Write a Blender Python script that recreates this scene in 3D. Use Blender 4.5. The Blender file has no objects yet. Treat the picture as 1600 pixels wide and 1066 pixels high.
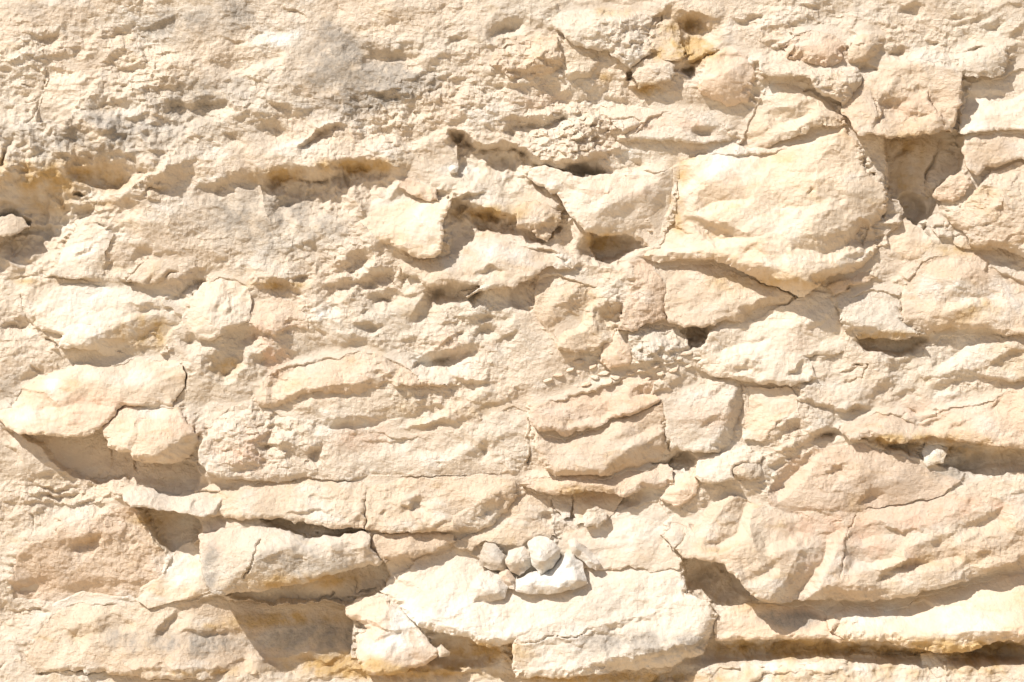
import bpy, math, random
import numpy as np
from mathutils import Vector

# ------------------------------------------------------------------ camera, sky, sun, exposure
S = 0.002                                   # metres per unit of the wall survey (1 unit = 2 mm)
C = bpy.context.scene.collection
sc = bpy.context.scene
W0, H0 = 1600, 1066
cam_d = bpy.data.cameras.new('camera'); cam = bpy.data.objects.new('camera', cam_d); C.objects.link(cam)
cam.location = (W0*S/2, -10.0, H0*S/2); cam.rotation_euler = (math.radians(90), 0, 0)
cam_d.sensor_width = 36.0
cam_d.lens = 36.0/(W0*S)*10.0
cam_d.clip_end = 500
sc.camera = cam
# direction towards the sun (x right, y away from the camera, z up)
KS = 1.75
_l = Vector((-0.557*KS, -1.0, 0.83*KS)).normalized()
SUN_EL = math.asin(_l.z); SUN_AZ = math.atan2(_l.x, _l.y)
world = bpy.data.worlds.new('World'); sc.world = world; world.use_nodes = True
wn = world.node_tree; wn.nodes.clear()
sky = wn.nodes.new('ShaderNodeTexSky'); sky.sky_type = 'NISHITA'; sky.sun_disc = False
sky.sun_elevation = SUN_EL; sky.sun_rotation = SUN_AZ % (2*math.pi)
sky.dust_density = 2.0
bg = wn.nodes.new('ShaderNodeBackground'); bg.inputs['Strength'].default_value = 0.0755
wo = wn.nodes.new('ShaderNodeOutputWorld')
wn.links.new(sky.outputs[0], bg.inputs['Color']); wn.links.new(bg.outputs[0], wo.inputs['Surface'])
sun_d = bpy.data.lights.new('sun', 'SUN'); sun_d.energy = 4.8; sun_d.angle = math.radians(0.5); sun_d.color = (1.0, 0.96, 0.915)
sun = bpy.data.objects.new('sun', sun_d); C.objects.link(sun)
sun.rotation_euler = _l.to_track_quat('Z', 'Y').to_euler(); sun.location = (0, -5, 8)
sc.view_settings.view_transform = 'Standard'; sc.view_settings.look = 'None'
sc.view_settings.exposure = 0.20; sc.view_settings.gamma = 1.0

# ------------------------------------------------------------------ noise
def _h(ix, iy, s):
    n = (ix.astype(np.int64)*374761393 + iy.astype(np.int64)*668265263 + s*2246822519) & 0xffffffff
    n = ((n ^ (n >> 13))*1274126177) & 0xffffffff
    n = ((n ^ (n >> 16))*2654435761) & 0xffffffff
    return ((n ^ (n >> 15)) & 0xffffff)/float(0xffffff)
def vnoise(x, y, s=0):
    ix = np.floor(x); iy = np.floor(y); fx = x-ix; fy = y-iy
    r = 0
    ux = fx*fx*fx*(fx*(fx*6-15)+10); uy = fy*fy*fy*(fy*(fy*6-15)+10)
    def g(dx, dy):
        a = _h(ix+dx, iy+dy, s)*2*math.pi
        return np.cos(a)*(fx-dx)+np.sin(a)*(fy-dy)
    a = g(0, 0)*(1-ux)+g(1, 0)*ux; b = g(0, 1)*(1-ux)+g(1, 1)*ux
    return (a*(1-uy)+b*uy)*1.5
def fbm(x, y, sc_, oct_=4, s=0, gain=0.5):
    r = 0; a = 1.0; f = 1.0/sc_
    for k in range(oct_):
        r = r+a*vnoise(x*f+17.3*k, y*f-9.1*k, s+k*13); a *= gain; f *= 2.03
    return r
def ridged(x, y, sc_, oct_=4, s=0):
    r = 0; a = 1.0; f = 1.0/sc_
    for k in range(oct_):
        r = r+a*(1-2*np.abs(vnoise(x*f+7.3*k, y*f+3.1*k, s+k*7))); a *= 0.5; f *= 2.1
    return r
def flakes(x, y, size, s, asp=1.7, rot=-0.15, tilt=0.22, step=0.16):
    """overlapping split flakes: planar facets per cell, each rising a little towards its lower lip"""
    c, d = math.cos(rot), math.sin(rot)
    u = (x*c+y*d)/(size*asp); v = (-x*d+y*c)/size
    iu = np.floor(u); iv = np.floor(v)
    best = np.full(x.shape, 9e9); h = np.zeros(x.shape); b2 = np.full(x.shape, 9e9); h2 = np.zeros(x.shape)
    for a in (-1, 0, 1):
        for b in (-1, 0, 1):
            cu = iu+a; cv = iv+b
            su = cu+0.12+0.76*_h(cu, cv, s); sv = cv+0.12+0.76*_h(cu, cv, s+1)
            du = u-su; dv = v-sv
            dd = du*du+dv*dv+0.12*np.abs(du*dv)
            hh = (_h(cu, cv, s+2)-0.5)*step + du*asp*(_h(cu, cv, s+3)-0.5)*tilt*2 + dv*(_h(cu, cv, s+4)-0.32)*tilt*2
            m = dd < best
            h2 = np.where(m, h, np.where(dd < b2, hh, h2)); b2 = np.where(m, best, np.minimum(b2, dd))
            h = np.where(m, hh, h); best = np.where(m, dd, best)
    # soften the joint a little where the two nearest are close
    t = np.clip((np.sqrt(b2)-np.sqrt(best))/0.10, 0, 1)
    return (h*(0.5+0.5*t)+h2*(0.5-0.5*t))*size
def tri(x, y, size, s, asp=1.5, rot=0.3):
    """continuous noise made of flat triangular facets with crisp creases"""
    c, d = math.cos(rot), math.sin(rot)
    u = (x*c+y*d)/(size*asp); v = (-x*d+y*c)/size
    u = u+0.22*vnoise(u*1.1, v*1.1, s+50); v = v+0.22*vnoise(u*1.1+9, v*1.1, s+51)
    k = (u+v)*0.36603; i = np.floor(u+k); j = np.floor(v+k)
    t = (i+j)*0.211325; a = u-(i-t); b = v-(j-t)
    # barycentric coordinates in the skewed cell
    A = u+k-i; B = v+k-j
    up = A > B
    h00 = _h(i, j, s); h11 = _h(i+1, j+1, s); h10 = _h(i+1, j, s); h01 = _h(i, j+1, s)
    r = np.where(up, h00*(1-A)+h10*(A-B)+h11*B, h00*(1-B)+h01*(B-A)+h11*A)
    return r*2-1
def sstep(t):
    t = np.clip(t, 0, 1); return t*t*(3-2*t)

def warp(x, y):
    wx = 3.6*fbm(x, y, 46, 2, 101)+2.4*fbm(x, y, 13, 2, 111)
    wy = 3.6*fbm(x, y, 46, 2, 201)+2.4*fbm(x, y, 13, 2, 211)
    wx = wx+2.6*tri(x, y, 27, 161)+1.3*tri(x, y, 10, 162); wy = wy+2.6*tri(x, y, 27, 171)+1.3*tri(x, y, 10, 172)
    return x+wx, y+wy

ROUGH = [  # x, y, rx, ry, extra roughness   (crumbly patches of the face)
 (120,60,160,60,.7),(170,130,150,70,.8),(330,170,140,90,.6),(110,215,110,40,.5),(600,70,110,50,1.0),(560,170,110,60,.9),
 (680,170,130,80,1.1),(880,215,110,50,1.9),(940,190,90,50,1.3),(820,110,90,60,.9),(1000,70,60,50,.9),(1240,40,120,40,1.1),(1300,130,60,40,1.0),
 (420,400,120,70,.6),(560,420,90,50,.7),(380,700,90,60,1.0),(450,660,100,50,.7),(600,570,90,40,.6),(720,600,120,50,.6),
 (130,880,120,60,.2),(1180,700,80,50,.5),(1000,560,90,30,1.2),(1560,810,80,60,1.3),(1250,650,60,40,.8),(900,470,90,50,.5),
 (1240,340,120,60,.35),(120,770,110,30,1.0),(1400,40,90,40,.6),(1550,300,60,40,.8),(900,1000,150,30,.3),(740,480,80,40,.8),(1540,590,80,50,.4)]
SMOOTH = [(550,108,90,40,.7),(480,70,50,40,.6),(230,230,60,30,.4),(430,300,120,30,.4),(660,470,60,40,.4),(800,500,60,30,.4),(480,540,60,30,.4),(150,610,130,50,.7),(1180,270,110,60,.8),(980,840,110,50,.7),(280,890,50,50,.95),(1160,530,90,40,.7),(1340,860,130,60,.6),(660,350,50,40,.6),(100,850,90,40,.3),(1480,940,110,30,.5),(620,1010,60,40,.5),(1480,790,110,30,.6)]
def roughness(x, y):
    r = 0.42+0.42*fbm(x, y, 150, 2, 900)
    for cx, cy, rx, ry, a in ROUGH: r = r+a*0.5*np.exp(-(((x-cx)/rx)**2+((y-cy)/ry)**2)*1.2)
    for cx, cy, rx, ry, a in SMOOTH: r = r*(1-a*0.8*np.exp(-(((x-cx)/rx)**2+((y-cy)/ry)**2)*1.2))
    return np.clip(r, 0.08, 2.4)
def detail(x, y, sm=1.0, seed=0):
    R = roughness(x, y)*sm
    wx = x+9*fbm(x, y, 60, 3, 31+seed); wy = y+7*fbm(x, y, 50, 3, 41+seed)
    wx1 = x+3.0*fbm(x, y, 30, 3, 131); wy1 = y+3.0*fbm(x, y, 30, 3, 141)
    wx2 = x+1.5*fbm(x, y, 14, 2, 51); wy2 = y+1.5*fbm(x, y, 14, 2, 61)
    R1 = np.clip(R, .45, 1.3)
    h = 15.0*tri(wx1, wy1, 100, 3+seed, 1.5, -0.25)*np.clip(R, .7, 1.0)
    h = h+9.5*tri(wx1, wy1, 46, 7+seed, 1.5, 0.35)*np.clip(R, .5, 1.0)
    h = h+3.9*tri(wx2, wy2, 19, 11+seed, 1.4, -0.4)*np.clip(R, .38, 1.1)
    h = h+2.0*tri(wx2, wy2, 8.5, 13+seed, 1.3, 0.2)*(0.15+0.75*np.clip(R, 0, 1.3))
    h = h+0.5*flakes(wx, wy, 62, 5+seed, tilt=.16)*R1
    h = h+0.45*flakes(wx2, wy2, 25, 15+seed, tilt=.2, step=.18)*R
    h = h+0.95*flakes(wx2+2*fbm(x, y, 8, 2, 71), wy2, 10, 25+seed, asp=1.4, tilt=.26, step=.26)*R*np.clip(R, 0, 1.4)
    h = h+R*(0.8*fbm(x, y*1.3, 34, 3, 81)+0.8*ridged(x, y, 12, 3, 91)-0.5)
    h = h+(0.35+0.65*R)*(0.95*fbm(x, y, 6.0, 3, 95, .65)+0.6*tri(x, y, 4.8, 97, 1.3, .5))
    # small pock marks
    p = fbm(x, y*1.5, 17, 2, 777)
    h = h-1.2*sstep((p-0.66)/0.22)*np.clip(R-0.35, 0, 1.3)
    return h
def macro(x, y):
    return 5*fbm(x, y, 240, 3, 301)

# ------------------------------------------------------------------ break lines
DEEP = ('niche roof', 'roof of the dark', 'flat pink slab at the far', 'rounded pinkish boulder', 'thick overhanging slab with', 'broad finely', 'largest smooth', 'carrying the pile',
        'long low slab at bottom right', 'pale pointed ledge', 'at bottom left, half', 'white rounded boulder', 'yellow edged wedge')
def soften(h, deep):
    k = min(max(h/36.0, 0), 1); h = h-9.0*(1-k*k*(3-2*k)) if h < 36 else h
    return h if deep else (h*0.62 if h > 0 else h)
def PB(s, f, label):
    deep = any(w in label for w in DEEP)
    return [(p[0], p[1], soften(p[2], deep) if f else p[2]) for p in P(s)]
def P(s):
    return [tuple(float(v) for v in t.split(',')) for t in s.split()]
def line_field(x, y, pts):
    best = np.full(x.shape, 9e9); sd = np.zeros(x.shape); tt = np.zeros(x.shape); L = 0
    for (ax, ay), (bx, by) in zip(pts[:-1], pts[1:]):
        dx, dy = bx-ax, by-ay; l = math.hypot(dx, dy)
        t = np.clip(((x-ax)*dx+(y-ay)*dy)/(l*l), 0, 1)
        qx, qy = x-(ax+t*dx), y-(ay+t*dy)
        d = np.hypot(qx, qy); perp = ((y-ay)*dx-(x-ax)*dy)/l
        key = d-0.01*np.abs(perp); m = key < best
        best = np.where(m, key, best); sd = np.where(m, np.where(perp >= 0, d, -d), sd); tt = np.where(m, L+t*l, tt)
        L += l
    return sd, tt, L
def edge_h(x, y, e):
    pts, a, u, b, w, v = e
    sd, tt, L = line_field(x, y, pts)
    if 0 < b < 36: a, b = a*.8, b*.72
    n = 1+0.45*fbm(x, y, 30, 3, 404)+0.15*tri(x, y, 18, 405)
    if b <= 20 and max(p[0] for p in pts) < 760 and max(p[1] for p in pts) < 250: a, b = a*.6, b*.7
    sd = sd+min(6.0, 0.4*u)*tri(x, y, 20, 406, 1.4, .2)+1.6*tri(x, y, 8, 407)
    up = a*np.where(sd < 0, np.clip(1+sd/u, 0, 1), 1.0)
    dn = np.where(sd <= 0, 0.0, np.where(sd < w, b*np.clip(sd/w, 0, 1)**(1.45 if w > 18 else 1.0), b))
    pos = sd > w
    rq = np.clip((sd-w)/(v*1.7), 0, 1); rec = np.where(pos, 0.65*rq+0.35*sstep(rq), 0.0)
    h = (up-dn)*(1-rec)
    ends = min(0.38*L, 48) if w < 20 else min(0.18*L, 22)
    return h*(np.clip(np.minimum(tt, L-tt)/ends, 0, 1)**0.8)*n
def apply_lines(xs, ys, X, Y, H, edges):
    for e in edges:
        pts = e[0]; pad = max(e[2], e[4]+e[5]*1.7)+12
        x0 = min(p[0] for p in pts)-pad; x1 = max(p[0] for p in pts)+pad
        y0 = min(p[1] for p in pts)-pad; y1 = max(p[1] for p in pts)+pad
        i0, i1 = np.searchsorted(xs, [x0, x1]); j0, j1 = np.searchsorted(ys, [y0, y1])
        if i1 <= i0 or j1 <= j0: continue
        sl = (slice(j0, j1), slice(i0, i1))
        H[sl] += edge_h(X[sl], Y[sl], e)
def apply_cracks(xs, ys, X, Y, H, cracks):
    for pts, wd, dep in cracks:
        x0 = min(p[0] for p in pts)-20; x1 = max(p[0] for p in pts)+20
        y0 = min(p[1] for p in pts)-20; y1 = max(p[1] for p in pts)+20
        i0, i1 = np.searchsorted(xs, [x0, x1]); j0, j1 = np.searchsorted(ys, [y0, y1])
        if i1 <= i0 or j1 <= j0: continue
        sl = (slice(j0, j1), slice(i0, i1))
        sd, tt, L = line_field(X[sl], Y[sl], pts)
        wn_ = wd*(1+0.7*fbm(X[sl], Y[sl], 18, 1, 505))
        H[sl] -= dep*np.clip(0.75+1.3*fbm(X[sl], Y[sl], 45, 1, 515), .1, 1.6)*np.exp(-(sd/np.maximum(wn_, .6))**2)*sstep(np.minimum(tt, L-tt)/8+.2)
def E(s, a, u, b, w, v): return (P(s), a, u, b, w, v)

EDGES = [
 # great undercut at the left
 E('-90,300 0,268 30,246 90,236 160,230 205,242 224,268 236,300',26,110,50,74,100),
 E('-60,330 0,322 60,318 110,306 160,312 215,306',4,20,18,20,60),
 # long undercut ledge under the grey face
 E('300,300 330,280 355,263 400,269 420,268',6,40,26,16,40), E('396,272 425,262 470,257 515,256 530,250',8,50,40,20,60), E('508,254 535,246 560,242 592,248 632,270',8,50,40,22,44),
 E('628,268 655,283 680,298 712,305 738,304 760,285',6,20,26,6,26),
 E('708,312 738,321 774,331 800,339 820,352',8,24,44,7,40),
 E('690,218 705,204 722,206 742,219 770,222 800,226 828,238 850,248 880,254 916,248 940,242',8,30,40,10,34),
 E('462,230 484,209 505,194 525,188 542,196',6,22,34,8,16),
 E('408,135 430,155 455,168 480,184 492,204',4,30,24,14,28),
 E('405,200 425,190 455,198 475,212',2,18,14,10,18),
 E('545,54 565,68 590,82 640,80 662,64',4,20,14,10,16),
 E('580,145 600,141 622,154',3,14,12,4,12),
 E('545,170 570,168 600,172',3,14,10,6,10),
 E('790,192 820,183 850,181 895,172',5,30,24,12,20),
 E('752,48 775,32 800,25 832,8',5,24,20,14,24),
 E('698,58 715,50 730,57',3,12,14,8,10),
 E('680,10 705,12 740,2',3,12,10,5,10),
 E('870,254 915,250 955,257 985,261 1012,250',8,30,34,20,20),
 E('20,58 40,50 60,54 85,50 108,38',3,14,14,8,12),
 E('70,118 85,101 105,102 140,116 152,126',4,18,18,12,14),
 E('150,108 160,92 178,88 200,96 214,92',4,16,20,12,12),
 E('140,168 165,155 190,156 207,152',3,16,17,10,12),
 E('195,182 212,178 228,183',3,10,12,5,10),
 E('262,152 285,157 310,160 335,160 360,153',5,20,19,8,14),
 E('46,218 80,202 112,194 130,202 165,208 190,218',4,20,16,20,16),
 E('225,234 245,236 262,240',2,8,9,4,8),
 E('170,46 182,42 196,50',2,8,10,5,8),
 E('345,55 362,60 378,58',2,10,9,5,8),
 E('380,50 398,48 410,55',2,10,10,5,8),
 E('350,205 362,208 374,218',2,8,14,5,8),
 E('444,8 460,17 478,31',2,10,14,3,8),
 E('528,2 535,12 542,16',1,8,8,3,6),
 E('180,230 205,236 225,262',2,10,12,6,10),
 # recess below, left middle
 E('150,434 158,410 166,396',3,20,16,9,16),
 E('196,440 203,408 222,380 240,384',4,20,20,20,14),
 E('84,385 108,370 118,352',3,22,14,6,14),
 E('130,352 150,348 176,366',2,10,12,8,10),
 E('60,424 75,418 84,412',1,10,9,5,8),
 E('248,452 268,441 290,424 302,419 344,428',6,26,34,20,18),
 E('196,478 215,472 240,474 262,482',4,22,15,10,14),
 E('0,500 20,498 40,486',3,22,16,12,14),
 E('385,438 400,435 430,436 455,443 470,455 479,480',7,34,28,12,24),
 E('335,470 345,478 352,465',1,8,10,5,10),
 E('285,512 305,514 320,530',4,20,18,16,14),
 E('340,530 368,516 400,509 428,520',4,22,18,12,16),
 E('393,562 408,549 426,545',3,20,17,14,12),
 E('454,585 462,562 474,556',0,10,3,5,8),
 E('500,562 512,562 519,572',2,14,12,4,10),
 E('488,508 504,522 520,524',2,12,9,5,8),
 E('516,414 545,395 566,384',5,34,20,18,20),
 E('498,432 535,437 572,434 606,420 614,404',7,40,28,20,26),
 E('580,384 600,374 618,376',3,18,14,9,10),
 E('455,432 470,426 488,432',3,14,16,6,12),
 E('574,470 590,455 618,450 626,458',4,22,18,14,16),
 E('560,486 572,480 583,484',1,8,9,4,8),
 E('552,500 572,504 592,510',2,14,14,7,10),
 E('505,470 520,474 540,480',2,12,10,5,10),
 E('645,498 655,462 672,444 710,442 748,441 765,450',6,36,25,12,28),
 E('640,564 680,552 720,541 748,534',7,36,24,16,14),
 E('740,520 758,506 778,504',3,14,15,10,10),
 E('770,532 790,520 812,512',3,16,14,8,10),
 E('735,498 755,488 775,486',3,16,12,7,10),
 E('690,582 730,592 790,598',3,20,12,8,12),
 E('512,672 530,656 560,650 594,656',5,30,19,16,12),
 E('590,662 640,668 670,664 700,655 734,645',5,30,16,10,14),
 E('396,640 420,632 452,616',3,20,14,14,12),
 E('736,650 765,632 800,615 830,600',5,30,16,8,20),
 E('320,756 360,748 400,752 445,757',4,30,16,9,22),
 E('330,700 350,712 380,716 400,708',4,26,18,12,14),
 E('962,518 985,517 1000,508 1038,497',6,28,22,6,14),
 E('880,564 900,551 925,546 960,530',5,30,18,9,16),
 E('985,462 1005,474 1034,490',2,12,10,4,10),
 # yellow hollow at the top
 E('986,8 1010,16 1032,18 1056,4',4,14,16,8,12),
 E('1040,26 1055,20 1085,17 1108,28 1134,34',8,24,36,14,50),
 E('1046,112 1075,99 1090,92 1112,80 1152,64',10,30,30,5,8),
 E('1228,44 1245,38 1262,43',2,12,15,8,8),
 E('1250,10 1268,6 1280,10',2,10,10,5,8),
 E('1400,14 1425,8 1440,-2',3,14,14,6,10),
 E('1482,26 1500,21 1518,12',2,14,9,8,12),
 E('1512,72 1524,68 1538,69',2,12,14,5,8),
 E('1530,44 1548,34 1562,24',2,16,9,8,12),
 E('1560,50 1580,40 1600,28',3,16,12,8,12),
 E('1384,80 1400,74 1416,83',2,14,14,6,10),
 E('1448,62 1462,64 1468,67',1,8,8,3,6),
 E('1506,156 1540,142 1588,137',5,26,16,11,14),
 E('1140,28 1165,24 1195,20',4,20,14,8,12),
 E('1110,115 1160,100 1180,95',0,10,2,4,8),
 # right middle
 E('1240,630 1262,622 1290,630 1318,636 1335,627 1365,628 1396,640',5,30,20,9,18),
 E('1210,658 1240,656 1254,648 1262,672',5,20,22,14,14),
 E('1260,676 1275,664 1300,656 1318,654',6,26,32,18,12),
 E('1196,796 1230,783 1266,774',5,26,20,18,14),
 E('1432,580 1450,568 1462,556',3,16,10,6,12),
 E('1348,612 1375,596 1402,590',4,22,15,12,12),
 E('1392,620 1420,608 1445,606',3,18,11,10,12),
 E('1446,592 1480,581 1522,575',5,30,17,18,16),
 E('1540,560 1570,548 1610,540',3,22,10,9,14),
 E('1550,600 1580,588 1610,576',3,22,10,9,14),
 E('1272,558 1290,541 1314,535',5,24,20,15,12),
 E('1305,580 1330,570 1352,570',2,14,8,4,10),
 E('1200,582 1220,580 1242,584',3,16,14,8,10),
 E('1250,586 1262,584 1275,586',2,12,11,6,8),
 E('1360,700 1400,690 1450,692',0,5,14,5,20),
 E('1450,745 1468,728 1490,716',4,20,16,10,12),
 # bottom left and centre
 E('46,768 70,770 110,770 135,762',6,20,22,6,12),
 E('30,785 70,782 110,786 150,784 196,778',4,22,14,5,14),
 E('48,744 60,756 90,760 128,756',3,14,12,5,10),
 E('0,690 20,700 40,722',2,14,10,5,10),
 E('0,660 20,672 38,678',4,26,18,6,16),
 E('12,912 30,902 44,920',4,20,18,12,12),
 E('0,950 60,946 84,952 120,940',3,18,14,5,16),
 E('40,1014 55,1004 72,1000',4,20,17,10,12),
 E('56,1000 66,985 84,968',3,20,14,7,12),
 E('700,832 735,838 765,832',3,14,18,7,16),
 E('720,860 740,848 760,842',2,12,12,5,10),
 E('928,860 965,858 985,862',1,12,5,4,10),
 E('1000,886 1030,880 1064,892',3,24,13,6,10),
 E('1064,880 1090,890 1130,880 1170,925',2,10,26,10,20),
 E('1072,896 1090,905 1108,893 1125,905',6,16,16,8,12),
 # hollow behind the deep shadow, lower left
 E('335,935 400,950 460,946 520,938 560,930',0,8,12,6,60),
 E('430,970 470,966 520,974 560,985',5,24,14,10,20),
 # bottom hollow
 E('560,1040 620,1054 700,1050 760,1040',4,10,20,8,30),
 E('1100,1005 1160,1004 1230,1000 1320,1005 1400,1012 1470,1022 1540,1012 1610,996',0,10,28,10,40),
]
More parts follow.
